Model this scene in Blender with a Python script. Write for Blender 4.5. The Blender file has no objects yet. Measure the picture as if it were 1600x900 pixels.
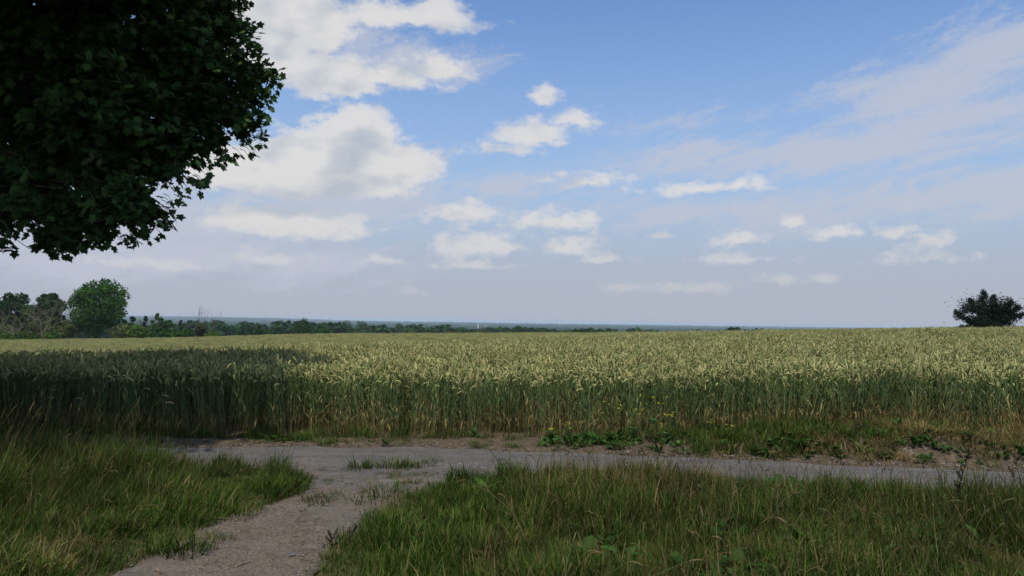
import bpy, math, random
import numpy as np
from mathutils import Vector, Matrix, Euler, noise as mnoise

R = random.Random(7)
rng = np.random.default_rng(7)
SC = bpy.context.scene
COL = SC.collection
rad = math.radians

# ------------------------------------------------------------------ camera
EYE = 1.65
F = 1143.0                      # focal length in photo pixels (1600 wide)
HORIZON = 503.0                 # row of the true horizon at the middle column
ROLL = rad(0.80)
cam_d = bpy.data.cameras.new('camera')
cam_d.sensor_width = 36.0
cam_d.lens = 36.0 * F / 1600.0
cam_d.clip_start = 0.05
cam_d.clip_end = 90000
cam = bpy.data.objects.new('camera', cam_d)
COL.objects.link(cam)
PITCH = math.atan((HORIZON - 450) / F)
cam.matrix_world = Matrix.Translation((0, 0, EYE)) @ Matrix.Rotation(rad(90) + PITCH, 4, 'X') @ Matrix.Rotation(ROLL, 4, 'Z')
SC.camera = cam
CM = cam.matrix_world.to_3x3()

def ray(u, v):
    """direction of a photo pixel, scaled to depth y = 1"""
    d = CM @ Vector(((u - 800) / F, (450 - v) / F, -1))
    return d / d.y

def at(u, v, D):
    d = ray(u, v)
    return Vector((d.x * D, D, EYE + d.z * D))

def ground(u, v, z=0.0):
    d = ray(u, v)
    D = (z - EYE) / d.z
    return (d.x * D, D)

# ------------------------------------------------------------------ light
SUN_EL, SUN_AZ = 60.0, 185.0     # azimuth clockwise from +Y (view direction)
se, sa = rad(SUN_EL), rad(SUN_AZ)
SUN = Vector((math.sin(sa) * math.cos(se), math.cos(sa) * math.cos(se), math.sin(se)))
sl = bpy.data.lights.new('sun', 'SUN')
sl.energy = 4.4
sl.angle = rad(0.6)
sl.color = (1.0, 0.93, 0.82)
so = bpy.data.objects.new('sun', sl)
so.rotation_euler = (-SUN).to_track_quat('-Z', 'Y').to_euler()
so.location = (0, -20, 40)
COL.objects.link(so)

SC.view_settings.view_transform = 'Standard'
SC.view_settings.look = 'None'
SC.view_settings.exposure = 0.0
SC.view_settings.gamma = 1.0
SC.view_settings.use_curve_mapping = False
SC.cycles.max_bounces = 6
SC.cycles.diffuse_bounces = 2
SC.cycles.glossy_bounces = 2
SC.cycles.transmission_bounces = 3
SC.cycles.transparent_max_bounces = 6
SC.cycles.volume_bounces = 1

# ------------------------------------------------------------------ world: sky with clouds
W = bpy.data.worlds.new('World')
SC.world = W
W.use_nodes = True
nt = W.node_tree
nt.nodes.clear()
SKY_STR = 0.12

class NB:
    """tiny node builder"""
    def __init__(s, tree): s.t = tree
    def _set(s, sock, v):
        if isinstance(v, bpy.types.NodeSocket): s.t.links.new(v, sock)
        elif v is not None: sock.default_value = v
    def m(s, op, a, b=None, c=None, clamp=False):
        n = s.t.nodes.new('ShaderNodeMath'); n.operation = op; n.use_clamp = clamp
        for i, v in enumerate((a, b, c)):
            if v is not None: s._set(n.inputs[i], v)
        return n.outputs[0]
    def v(s, op, a, b=None, scale=None):
        n = s.t.nodes.new('ShaderNodeVectorMath'); n.operation = op
        s._set(n.inputs[0], a)
        if b is not None: s._set(n.inputs[1], b)
        if scale is not None: s._set(n.inputs['Scale'], scale)
        return n.outputs['Value'] if op in ('LENGTH', 'DOT_PRODUCT') else n.outputs[0]
    def noise(s, vec, scale, detail=4, rough=0.5, dist=0.0, color=False, w=None):
        n = s.t.nodes.new('ShaderNodeTexNoise')
        if w is not None:
            n.noise_dimensions = '4D'; n.inputs['W'].default_value = w
        s._set(n.inputs['Vector'], vec)
        n.inputs['Scale'].default_value = scale; n.inputs['Detail'].default_value = detail
        n.inputs['Roughness'].default_value = rough; n.inputs['Distortion'].default_value = dist
        return n.outputs['Color' if color else 'Fac']
    def smooth(s, x, lo, hi, a=0.0, b=1.0):
        n = s.t.nodes.new('ShaderNodeMapRange'); n.interpolation_type = 'SMOOTHSTEP'
        for i, v in enumerate((x, lo, hi, a, b)): s._set(n.inputs[i], v)
        return n.outputs[0]
    def lin(s, x, lo, hi, a=0.0, b=1.0):
        n = s.t.nodes.new('ShaderNodeMapRange')
        for i, v in enumerate((x, lo, hi, a, b)): s._set(n.inputs[i], v)
        return n.outputs[0]
    def mix(s, f, a, b, mode='MIX'):
        n = s.t.nodes.new('ShaderNodeMix'); n.data_type = 'RGBA'; n.blend_type = mode
        s._set(n.inputs[0], f); s._set(n.inputs[6], a); s._set(n.inputs[7], b)
        return n.outputs[2]
    def comb(s, x, y, z):
        n = s.t.nodes.new('ShaderNodeCombineXYZ')
        for i, v in enumerate((x, y, z)): s._set(n.inputs[i], v)
        return n.outputs[0]
    def sep(s, v):
        n = s.t.nodes.new('ShaderNodeSeparateXYZ'); s._set(n.inputs[0], v); return n.outputs

def C4(r, g, b): return (r, g, b, 1.0)

# clouds: (column, row, half width, half height) in the photo, turned into sky directions
CUM = [(500,262,150,62),(560,205,62,50),(450,232,66,38),(385,258,95,48),(625,262,62,40),(540,240,90,60),
       (450,348,120,30),(378,335,58,26),(540,362,44,18),
       (440,20,120,60),(412,80,66,50),(610,22,120,26),(690,20,38,34),(692,105,46,26),(610,118,90,26),(520,120,80,44),(505,60,30,30),
       (856,152,20,16),(838,208,56,24),(785,233,46,10),(905,186,32,16),
       (722,332,54,20),(862,346,62,20),(912,340,28,20),(755,382,82,24),(885,388,46,18),(945,403,36,8),(740,414,48,11),
       (918,282,56,16),(1095,295,70,13),(1155,288,34,15),
       (1155,376,42,15),(1160,404,58,11),(1315,362,44,12),(1455,378,46,18),(1398,360,34,12),(1445,404,60,10),
       (968,447,32,12),(1085,450,52,9),(1215,436,32,10),(1293,435,18,8),(1240,342,14,11),(1035,368,20,9),
       (650,453,24,8),(420,402,70,12),(600,408,36,8),(250,412,90,10)]
VEIL = [(1280,238,420,44),(1560,75,150,42),(1430,140,190,40),(1500,180,230,36),(1560,300,330,46),(1060,190,120,14),
        (760,290,260,26),(200,330,360,50),(440,20,150,60),(640,90,140,40),(520,290,260,60),(1120,330,330,30),(300,400,420,40)]
def azel(u, v):
    d = (CM @ Vector(((u - 800) / F, (450 - v) / F, -1))).normalized()
    return math.atan2(d.x, d.y), math.asin(d.z)

b = NB(nt)
tc = nt.nodes.new('ShaderNodeTexCoord')
dirv = b.v('NORMALIZE', tc.outputs['Generated'])
dx, dy, dz = b.sep(dirv)
# directions and blobs: az/el in radians
az0 = b.m('ARCTAN2', dx, dy)
el0 = b.m('ARCSINE', dz)
P = b.comb(dx, dy, b.m('MULTIPLY', dz, 1.7))
# domain warp
wa = b.v('SUBTRACT', b.noise(P, 7.0, 5, 0.6, color=True), (0.5, 0.5, 0.5))
wb = b.v('SUBTRACT', b.noise(P, 26.0, 5, 0.62, color=True), (0.5, 0.5, 0.5))
w1 = b.v('MULTIPLY', wa, (0.024, 0.018, 0))
w2 = b.v('MULTIPLY', wb, (0.022, 0.016, 0))
Q = b.v('ADD', b.v('ADD', b.comb(az0, el0, 0.0), w1), w2)

def blobfield(items, Q, gro=1.0, flat=0):
    cur = None
    for (u, v, rx, ry) in items:
        a, e = azel(u, v)
        Qi = Q
        if cur is not None:      # a vanishing dependence keeps the node evaluation order serial (small shader stack)
            n0 = nt.nodes.new('ShaderNodeVectorMath'); n0.operation = 'MULTIPLY_ADD'
            b._set(n0.inputs[0], cur); n0.inputs[1].default_value = (1e-7,) * 3; b._set(n0.inputs[2], Q); Qi = n0.outputs[0]
        k = 1 / (1 + ((u - 800) / F) ** 2) ** 0.8
        q = b.v('MULTIPLY', b.v('SUBTRACT', Qi, (a, e - flat * 0.22 * ry / F, 0)), (F / rx / k / gro, F / ry / gro, 1))
        if flat:      # flat base: the field falls off faster below the middle
            n_ = nt.nodes.new('ShaderNodeVectorMath'); n_.operation = 'MULTIPLY_ADD'
            b._set(n_.inputs[0], b.v('ABSOLUTE', q)); n_.inputs[1].default_value = (1, 1.45, 1)
            b._set(n_.inputs[2], b.v('MULTIPLY', q, (0, -0.45, 0))); q = n_.outputs[0]
        d = b.m('SUBTRACT', 1.0, b.v('LENGTH', q))
        d = b.m('MULTIPLY', d, max(0.55, min(2.4, ry / 26.0)))
        if cur is None: cur = d
        else:
            n = b.m('SMOOTH_MAX', cur, d, 0.35); cur = n
    return cur
cum = blobfield(CUM, Q, 1.16, 1)
# outside the picture the same kind of scattered fair-weather clouds
cov = b.lin(b.noise(P, 3.3, 6, 0.55, w=3.0), 0.36, 0.76, -1.1, 0.9)
outm = b.smooth(b.m('MAXIMUM', b.m('DIVIDE', b.m('ABSOLUTE', az0), 0.70), b.m('DIVIDE', el0, 0.47)), 0.98, 1.25)
cum = b.m('ADD', b.m('MULTIPLY', cum, b.m('SUBTRACT', 1.0, outm)), b.m('MULTIPLY', cov, outm))
n1 = b.noise(P, 15.0, 8, 0.58, w=1.0)
n2 = b.noise(b.v('ADD', P, (-0.012, -0.004, 0.020)), 15.0, 8, 0.58, w=1.0)
n3 = b.noise(P, 42.0, 6, 0.6, w=2.0)
den = b.m('ADD', b.m('ADD', cum, b.lin(n1, 0.3, 0.7, -0.34, 0.34)), b.lin(n3, 0.3, 0.7, -0.40, 0.40))
a_c = b.smooth(den, -0.20, 0.50)
hz = b.smooth(el0, 0.02, 0.13, 0.30, 0.98)
a_c = b.m('MULTIPLY', b.m('MULTIPLY', a_c, hz), b.smooth(cum, -0.3, 0.8, 0.72, 0.98))
# veil of thin high cloud
PV = b.comb(b.m('MULTIPLY', dx, 1.0), b.m('MULTIPLY', dy, 1.0), b.m('MULTIPLY', b.m('ADD', dz, b.m('MULTIPLY', dx, -0.25)), 5.0))
vn = b.noise(PV, 5.0, 8, 0.6, w=5.0)
vn2 = b.noise(b.v('ADD', PV, b.v('SCALE', wa, scale=0.6)), 16.0, 8, 0.62, w=6.0)
veil = b.m('ADD', blobfield(VEIL, b.v('ADD', b.comb(az0, el0, 0.0), b.v('SCALE', w1, scale=1.5))), b.m('ADD', b.lin(vn, 0.3, 0.7, -0.95, 0.95), b.lin(vn2, 0.3, 0.7, -0.55, 0.55)))
veil = b.m('ADD', b.m('MULTIPLY', veil, b.m('SUBTRACT', 1.0, outm)), b.m('MULTIPLY', b.lin(vn, 0.4, 0.8, -0.3, 0.5), outm))
a_v = b.smooth(veil, -0.55, 1.25, 0.0, 0.80)

sky = nt.nodes.new('ShaderNodeTexSky')
sky.sky_type = 'NISHITA'
sky.sun_disc = False
sky.sun_elevation = se
sky.sun_rotation = sa
sky.air_density = 1.0; sky.dust_density = 1.6; sky.ozone_density = 2.2
sky.altitude = 100
S = 1.0 / SKY_STR
base = b.mix(1.0, sky.outputs[0], C4(1.04, 1.23, 1.46), 'MULTIPLY')
# milky lower air
c0 = b.mix(b.smooth(el0, 0.00, 0.46, 0.98, 0.0), base, C4(0.385 * S, 0.500 * S, 0.665 * S))
c0 = b.mix(b.smooth(el0, 0.00, 0.20, 0.95, 0.0), c0, C4(0.440 * S, 0.465 * S, 0.540 * S))
c1 = b.mix(a_v, c0, C4(0.525 * S, 0.555 * S, 0.650 * S))
# cumulus tone: relief from the noise slope toward the sun, greyer where thick and low
cup = blobfield(CUM, b.v('ADD', Q, (0.008, 0.032, 0.0)), 1.16, 1)
m1 = b.noise(P, 11.0, 3, 0.5, w=1.0); m2 = b.noise(b.v('ADD', P, (-0.012, -0.004, 0.026)), 11.0, 3, 0.5, w=1.0)
relief = b.m('MULTIPLY', b.m('ADD', b.m('SUBTRACT', m1, m2), b.m('MULTIPLY', b.m('SUBTRACT', n1, n2), 0.35)), 4.0)
thick = b.m('MULTIPLY', b.smooth(cup, 0.0, 1.7, -0.08, 0.34), b.m('SUBTRACT', 1.0, outm))
up = b.v('DOT_PRODUCT', wa, (0.6, 0.9, 0.4))
lit = b.m('ADD', b.m('SUBTRACT', b.m('ADD', 0.92, relief), thick), b.m('MULTIPLY', up, 0.3), clamp=True)
cc = b.mix(lit, C4(0.47 * S, 0.52 * S, 0.59 * S), C4(0.73 * S, 0.72 * S, 0.72 * S))
cc = b.mix(b.smooth(el0, 0.0, 0.22, 0.45, 0.0), cc, C4(0.60 * S, 0.59 * S, 0.61 * S))
c2 = b.mix(a_c, c1, cc)
bg = nt.nodes.new('ShaderNodeBackground')
nt.links.new(c2, bg.inputs['Color'])
bg.inputs['Strength'].default_value = SKY_STR
wo = nt.nodes.new('ShaderNodeOutputWorld')
nt.links.new(bg.outputs[0], wo.inputs['Surface'])

# ------------------------------------------------------------------ helpers
def tag(o, label=None, cat=None, group=None, kind=None):
    if label: o['label'] = label
    if cat: o['category'] = cat
    if group: o['group'] = group
    if kind: o['kind'] = kind
    return o

def empty(name, loc, rz=0.0, label=None, cat=None, group=None):
    o = bpy.data.objects.new(name, None)
    o.empty_display_size = 0.2
    COL.objects.link(o); o.location = loc; o.rotation_euler = (0, 0, rz)
    return tag(o, label, cat, group)

class MB:
    """collects verts, faces, per-vertex colours and material slots"""
    def __init__(s): s.v = []; s.f = []; s.c = []; s.mi = []
    def add(s, vs, fs, col, mi=0):
        o = len(s.v)
        s.v.extend(vs)
        if isinstance(col, list): s.c.extend(col)
        else: s.c.extend([col] * len(vs))
        s.f.extend([tuple(i + o for i in f) for f in fs]); s.mi.extend([mi] * len(fs))
    def tube(s, pts, rads, col, n=4, mi=0, cap=True):
        vs = []; fs = []
        pts = [Vector(p) for p in pts]
        ref = Vector((0.31, 0.17, 0.93)).normalized()
        for i, p in enumerate(pts):
            d = (pts[min(i + 1, len(pts) - 1)] - pts[max(i - 1, 0)])
            if d.length < 1e-9: d = Vector((0, 0, 1))
            d.normalize()
            a = d.cross(ref)
            if a.length < 0.05: a = d.cross(Vector((1, 0, 0)))
            a.normalize(); bb = d.cross(a)
            for k in range(n):
                t = 2 * math.pi * k / n
                vs.append(p + (a * math.cos(t) + bb * math.sin(t)) * rads[i])
        m = len(pts)
        for i in range(m - 1):
            for k in range(n):
                fs.append((i * n + k, i * n + (k + 1) % n, (i + 1) * n + (k + 1) % n, (i + 1) * n + k))
        if cap:
            fs.append(tuple(range((m - 1) * n, m * n))); fs.append(tuple(reversed(range(n))))
        if isinstance(col, list): col = [c for c in col for _ in range(n)]
        s.add(vs, fs, col, mi)
    def blade(s, base, dirx, length, width, bend, col, col2=None, seg=3, lean=0.1, fold=0.0, mi=0):
        """curved leaf strip: leaves the base upward, bends over along dirx"""
        side = Vector((-dirx.y, dirx.x, 0))
        vs = []; cs = []
        p = Vector(base); ang = lean
        for i in range(seg + 1):
            t = i / seg
            w = width * (1 - t) ** 0.7 * (0.55 + 0.9 * min(1, t * 2.5)) * 0.5 if i < seg else 0
            c = col if col2 is None else tuple(col[j] * (1 - t) + col2[j] * t for j in range(3))
            if i < seg:
                vs.append(p - side * w); vs.append(p + side * w); cs += [c, c]
            else:
                vs.append(p.copy()); cs.append(c)
            d = dirx * math.sin(ang) + Vector((0, 0, math.cos(ang)))
            p = p + d * (length / seg)
            ang += bend / seg
        fs = [(2 * i, 2 * i + 1, 2 * i + 3, 2 * i + 2) for i in range(seg - 1)] + [(2 * seg - 2, 2 * seg - 1, 2 * seg)]
        s.add(vs, fs, cs, mi)
        return p
    def mesh(s, name, mats, smooth=False):
        me = bpy.data.meshes.new(name)
        me.from_pydata([tuple(v) for v in s.v], [], s.f)
        a = me.color_attributes.new('col', 'FLOAT_COLOR', 'POINT')
        arr = np.ones((len(s.v), 4), np.float32); arr[:, :3] = np.array(s.c, np.float32).reshape(-1, 3)
        a.data.foreach_set('color', arr.ravel())
        for m in (mats if isinstance(mats, (list, tuple)) else [mats]): me.materials.append(m)
        if any(s.mi): me.polygons.foreach_set('material_index', s.mi)
        if smooth: me.polygons.foreach_set('use_smooth', [True] * len(s.f))
        me.update()
        return me
    def build(s, name, mats, parent=None, smooth=False, link=True):
        o = bpy.data.objects.new(name, s.mesh(name, mats, smooth))
        if link: COL.objects.link(o)
        if parent is not None: o.parent = parent
        return o

def scatter(name, pts, rots, scls, idx, variants, mats_collection):
    """one object (kind stuff) drawing many copies of small clump meshes on points"""
    N = len(pts)
    me = bpy.data.meshes.new(name)
    me.vertices.add(N)
    me.vertices.foreach_set('co', np.asarray(pts, np.float32).ravel())
    a = me.attributes.new('rot', 'FLOAT_VECTOR', 'POINT'); a.data.foreach_set('vector', np.asarray(rots, np.float32).ravel())
    a = me.attributes.new('scl', 'FLOAT_VECTOR', 'POINT'); a.data.foreach_set('vector', np.asarray(scls, np.float32).ravel())
    a = me.attributes.new('idx', 'INT', 'POINT'); a.data.foreach_set('value', np.asarray(idx, np.int32))
    o = bpy.data.objects.new(name, me); COL.objects.link(o)
    cl = bpy.data.collections.new(mats_collection)
    for i, vme in enumerate(variants):
        vo = bpy.data.objects.new('%s_source_%03d' % (mats_collection, i), vme)
        cl.objects.link(vo)
    g = bpy.data.node_groups.new(name + '_scatter', 'GeometryNodeTree')
    g.interface.new_socket('Geometry', in_out='INPUT', socket_type='NodeSocketGeometry')
    g.interface.new_socket('Geometry', in_out='OUTPUT', socket_type='NodeSocketGeometry')
    gi = g.nodes.new('NodeGroupInput'); go = g.nodes.new('NodeGroupOutput')
    ip = g.nodes.new('GeometryNodeInstanceOnPoints')
    ci = g.nodes.new('GeometryNodeCollectionInfo')
    ci.inputs['Collection'].default_value = cl
    ci.inputs['Separate Children'].default_value = True
    ci.inputs['Reset Children'].default_value = True
    def na(nm, ty):
        n = g.nodes.new('GeometryNodeInputNamedAttribute'); n.data_type = ty
        n.inputs['Name'].default_value = nm
        return n.outputs['Attribute']
    g.links.new(gi.outputs[0], ip.inputs['Points'])
    g.links.new(ci.outputs[0], ip.inputs['Instance'])
    ip.inputs['Pick Instance'].default_value = True
    g.links.new(na('idx', 'INT'), ip.inputs['Instance Index'])
    e2r = g.nodes.new('FunctionNodeEulerToRotation')
    g.links.new(na('rot', 'FLOAT_VECTOR'), e2r.inputs[0])
    g.links.new(e2r.outputs[0], ip.inputs['Rotation'])
    g.links.new(na('scl', 'FLOAT_VECTOR'), ip.inputs['Scale'])
    g.links.new(ip.outputs[0], go.inputs[0])
    mod = o.modifiers.new('scatter', 'NODES'); mod.node_group = g
    return o

# ------------------------------------------------------------------ materials
def mat(name):
    m = bpy.data.materials.new(name); m.use_nodes = True
    m.node_tree.nodes.clear()
    return m, NB(m.node_tree)

def out(m, sh):
    o = m.node_tree.nodes.new('ShaderNodeOutputMaterial'); m.node_tree.links.new(sh, o.inputs['Surface'])

def princ(nb, col, rough=0.7, spec=0.3, bump=None, bdist=0.01, bstr=0.5):
    n = nb.t.nodes.new('ShaderNodeBsdfPrincipled')
    nb._set(n.inputs['Base Color'], col); nb._set(n.inputs['Roughness'], rough)
    n.inputs['Specular IOR Level'].default_value = spec
    if bump is not None:
        bp = nb.t.nodes.new('ShaderNodeBump'); bp.inputs['Strength'].default_value = bstr; bp.inputs['Distance'].default_value = bdist
        nb._set(bp.inputs['Height'], bump); nb.t.links.new(bp.outputs[0], n.inputs['Normal'])
    return n.outputs[0]

def leafmat(name, trans=0.35, rough=0.55, spec=0.25, var=0.35, wscale=0.8, tint=(1.25, 1.15, 0.55), gain=1.0):
    """leaf tissue: colour stored on the mesh, varied plant by plant, light passing through"""
    m, nb = mat(name)
    at_ = m.node_tree.nodes.new('ShaderNodeAttribute'); at_.attribute_name = 'col'
    oi = m.node_tree.nodes.new('ShaderNodeObjectInfo')
    geo = m.node_tree.nodes.new('ShaderNodeNewGeometry')
    wn = nb.noise(geo.outputs['Position'], wscale, 3, 0.6)
    k = nb.m('MULTIPLY', nb.m('ADD', nb.lin(oi.outputs['Random'], 0, 1, 1 - var, 1 + var), nb.lin(wn, 0.3, 0.7, -0.25, 0.25)), gain)
    col = nb.v('SCALE', at_.outputs['Color'], scale=k)
    p = princ(nb, col, rough, spec)
    tr = m.node_tree.nodes.new('ShaderNodeBsdfTranslucent')
    nb._set(tr.inputs['Color'], nb.v('MULTIPLY', col, tint))
    mx = m.node_tree.nodes.new('ShaderNodeMixShader'); mx.inputs[0].default_value = trans
    m.node_tree.links.new(p, mx.inputs[1]); m.node_tree.links.new(tr.outputs[0], mx.inputs[2])
    out(m, mx.outputs[0])
    return m

M_wheat = leafmat('wheat_tissue', 0.15, 0.7, 0.06, 0.22, 0.5, (1.1, 1.05, 0.6), 0.88)
M_grass = leafmat('grass_tissue', 0.28, 0.7, 0.05, 0.30, 1.1, gain=0.62)
M_maple = leafmat('maple_leaf_tissue', 0.10, 0.6, 0.08, 0.25, 0.8, (1.1, 1.3, 0.35), 1.55)
M_far = leafmat('tree_leaf_tissue', 0.2, 0.8, 0.03, 0.18, 0.12, (1.1, 1.2, 0.5), 0.72)
M_petal = leafmat('petal_tissue', 0.3, 0.6, 0.2, 0.1, 1.0, (1, 1, 0.6))

def barkmat(name, c1, c2, scale=9):
    m, nb = mat(name)
    tcn = m.node_tree.nodes.new('ShaderNodeTexCoord')
    v = nb.v('MULTIPLY', tcn.outputs['Object'], (1, 1, 0.25))
    n = nb.noise(v, scale, 7, 0.65)
    out(m, princ(nb, nb.mix(nb.smooth(n, 0.35, 0.65), C4(*c1), C4(*c2)), 0.9, 0.15, n, 0.03, 0.8))
    return m
M_bark = barkmat('maple_bark', (0.030, 0.025, 0.02), (0.085, 0.072, 0.055))
M_dead = barkmat('bare_twig_bark', (0.075, 0.068, 0.045), (0.13, 0.115, 0.08))
M_farbark = barkmat('dark_bark', (0.05, 0.042, 0.033), (0.11, 0.09, 0.07))
M_wood = barkmat('broken_wood', (0.07, 0.045, 0.03), (0.18, 0.12, 0.075), 30)

# ------------------------------------------------------------------ terrain
# along each sight line: depth -> ground height
def crest(u, v, D, crop=0.85):     # ground height whose crop top shows at row v
    return at(u, v, D).z - crop
PROF = [
    # u,   near crest (v, D),   foot of the far slope (v, D), far edge (v, D)
    (-300, (566, 15), (569, 44), (538, 150)),
    (0,    (563, 16), (566, 45), (532, 150)),
    (250,  (556, 19), (558, 50), (529, 150)),
    (500,  (547, 23), (549, 56), (522.5, 150)),
    (700,  (539, 29), (540, 65), (521.5, 148)),
    (900,  (530, 40), (530, 72), (521, 140)),
    (1000, (526, 48), (525.5, 75), (520, 125)),
    (1100, (523, 52), (521.5, 74), (519.3, 105)),
    (1300, (519.5, 48), (518, 62), (517, 78)),
    (1600, (517, 42), (514.5, 55), (513, 66)),
    (1900, (514, 42), (511, 55), (509, 66)),
]
LD = np.linspace(math.log(1.0), math.log(60000.0), 1400)
DD = np.exp(LD)
def pchip(xk, yk, x):
    xk = np.array(xk, float); yk = np.array(yk, float)
    h = np.diff(xk); d = np.diff(yk) / h
    m = np.zeros_like(yk)
    for i in range(1, len(xk) - 1):
        if d[i - 1] * d[i] > 0:
            w1_, w2_ = 2 * h[i] + h[i - 1], h[i] + 2 * h[i - 1]
            m[i] = (w1_ + w2_) / (w1_ / d[i - 1] + w2_ / d[i])
    m[0] = d[0]; m[-1] = d[-1]
    i = np.clip(np.searchsorted(xk, x) - 1, 0, len(h) - 1)
    t = np.clip((x - xk[i]) / h[i], 0, 1)
    return ((2*t**3-3*t**2+1)*yk[i] + (t**3-2*t**2+t)*h[i]*m[i] + (-2*t**3+3*t**2)*yk[i+1] + (t**3-t**2)*h[i]*m[i+1])
TK = np.array([(p[0] - 800) / F for p in PROF])
def xl(D): return np.log(D)
ROWS = []
for (u, a_, f_, e_) in PROF:
    z1 = crest(u, *a_); z2 = crest(u, *f_); z3 = crest(u, *e_)
    D1, D2, D3 = a_[1], f_[1], e_[1]
    ks = [(1.0, 0.0), (10.0, 0.0), (D1, z1), (D2, z2), (D3, z3), (D3 + 14, z3 - 0.5), (D3 + 60, z3 - 4), (420, -13), (900, -26), (1800, -35), (4000, -38), (30000, -38), (60000, -38)]
    ROWS.append(pchip([xl(k[0]) for k in ks], [k[1] for k in ks], LD))
TT = np.linspace(TK[0], TK[-1], 240)
ROWS = np.array(ROWS)
GRID = np.empty((len(TT), len(LD)))
for j in range(len(LD)):
    GRID[:, j] = pchip(TK, ROWS[:, j], TT)

def poly_y(poly, x):            # y of a polyline (list of (x, y)) at x
    xs = [p[0] for p in poly]; ys = [p[1] for p in poly]
    return np.interp(x, xs, ys)

# edges on the ground, taken as plan lines
PATH_FAR = [(-30, 9.9), (-14, 9.8)] + [ground(u, v) for u, v in ((300, 700), (500, 697), (650, 699), (800, 704), (950, 709), (1100, 716), (1300, 725), (1500, 734))] + [(12, 7.4), (30, 4.2)]
PATH_NEAR = [(-30, 8.6), (-14, 8.5), (-4.2, 8.35), (-2.9, 8.2), (-2.45, 8.08), (-2.1, 7.7), (-0.8, 7.5), (0.0, 7.95), (1.5, 7.95), (4.2, 7.45), (7, 6.95), (12, 5.8), (30, 1.8)]
WHEAT_EDGE = [(-30, 10.8), (-14, 10.7)] + [ground(u, v) for u, v in ((250, 681), (500, 683), (800, 684), (960, 685), (1100, 687), (1300, 690), (1500, 693))] + [(12, 9.9), (30, 6.7)]
def vn1(x, y, s, seed=0.0):
    return mnoise.noise(Vector((x * s + seed * 7.3, y * s - seed * 3.1, seed)))

def H(x, y):
    """ground height, arrays"""
    x = np.asarray(x, float); y = np.asarray(y, float)
    D = np.maximum(np.maximum(y, 1.0), np.hypot(x, y) * 0.45)
    t = np.clip(x / np.maximum(D, 1.0), TT[0], TT[-1])
    fi = (t - TT[0]) / (TT[1] - TT[0]); i = np.clip(fi.astype(int), 0, len(TT) - 2); ft = fi - i
    fj = (np.log(D) - LD[0]) / (LD[1] - LD[0]); j = np.clip(fj.astype(int), 0, len(LD) - 2); fd = fj - j
    z = GRID[i, j]*(1-ft)*(1-fd) + GRID[i+1, j]*ft*(1-fd) + GRID[i, j+1]*(1-ft)*fd + GRID[i+1, j+1]*ft*fd
    # low ridge on the left horizon
    rw = np.clip((-t - 0.16) / 0.22, 0, 1); rw = rw * rw * (3 - 2 * rw)
    z = z + rw * 22 * np.exp(-((D - 8200) / 2300.0) ** 2) + 14 * np.exp(-((D - 15000) / 5000.0) ** 2)
    # low earth bank between the path and the wheat on the right
    pf = poly_y(PATH_FAR, x); we = poly_y(WHEAT_EDGE, x)
    w = np.clip((x - 2.0) / 2.0, 0, 1); w = w * w * (3 - 2 * w)
    s = (y - pf) / np.maximum(we - pf, 0.1)
    bank = np.clip((s - 0.18) / 0.35, 0, 1); bank = bank * bank * (3 - 2 * bank)
    fall = np.clip((s - 0.9) / 1.2, 0, 1)
    bump = 0.07 * np.sin(x * 2.3 + 1) * np.cos(x * 1.1) + 0.03 * np.sin(x * 6.1 + y * 3.0)
    z = z + w * bank * (1 - fall) * (0.17 + bump)
    # verge slightly raised under the grass
    pn = poly_y(PATH_NEAR, x)
    return z
def Hs(x, y): return float(H(np.array([x]), np.array([y]))[0])

# track (branch toward the camera) edges, plan
TR_L = [ground(u, v) for u, v in ((-250, 1500), (60, 1000), (165, 900), (230, 862), (300, 835), (335, 808), (400, 792), (466, 768), (478, 750), (476, 733), (470, 724))]
TR_R = [ground(u, v) for u, v in ((330, 1500), (455, 1000), (495, 900), (505, 872), (535, 848), (575, 822), (600, 795), (640, 772), (700, 762), (760, 748))]
def x_at(poly, y):
    ys = [p[1] for p in poly]; xs = [p[0] for p in poly]
    return np.interp(y, ys, xs)

def surface(name, xs, ys, zoff, material, jitter=0.0, colf=None, gridz=None):
    """grid mesh from 2-D arrays of x and y"""
    n, m = xs.shape
    z = H(xs, ys) + zoff
    if gridz is not None: z = z + gridz
    me = bpy.data.meshes.new(name)
    co = np.stack([xs, ys, z], -1).reshape(-1, 3).astype(np.float32)
    ii, jj = np.meshgrid(np.arange(n - 1), np.arange(m - 1), indexing='ij')
    f = np.stack([ii * m + jj, (ii + 1) * m + jj, (ii + 1) * m + jj + 1, ii * m + jj + 1], -1).reshape(-1, 4)
    me.from_pydata(co.tolist(), [], f.tolist())
    me.materials.append(material)
    me.polygons.foreach_set('use_smooth', [True] * len(f))
    if colf is not None:
        a = me.attributes.new('mask', 'FLOAT', 'POINT'); a.data.foreach_set('value', colf.reshape(-1).astype(np.float32))
    me.update()
    o = bpy.data.objects.new(name, me); COL.objects.link(o)
    return o

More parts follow.
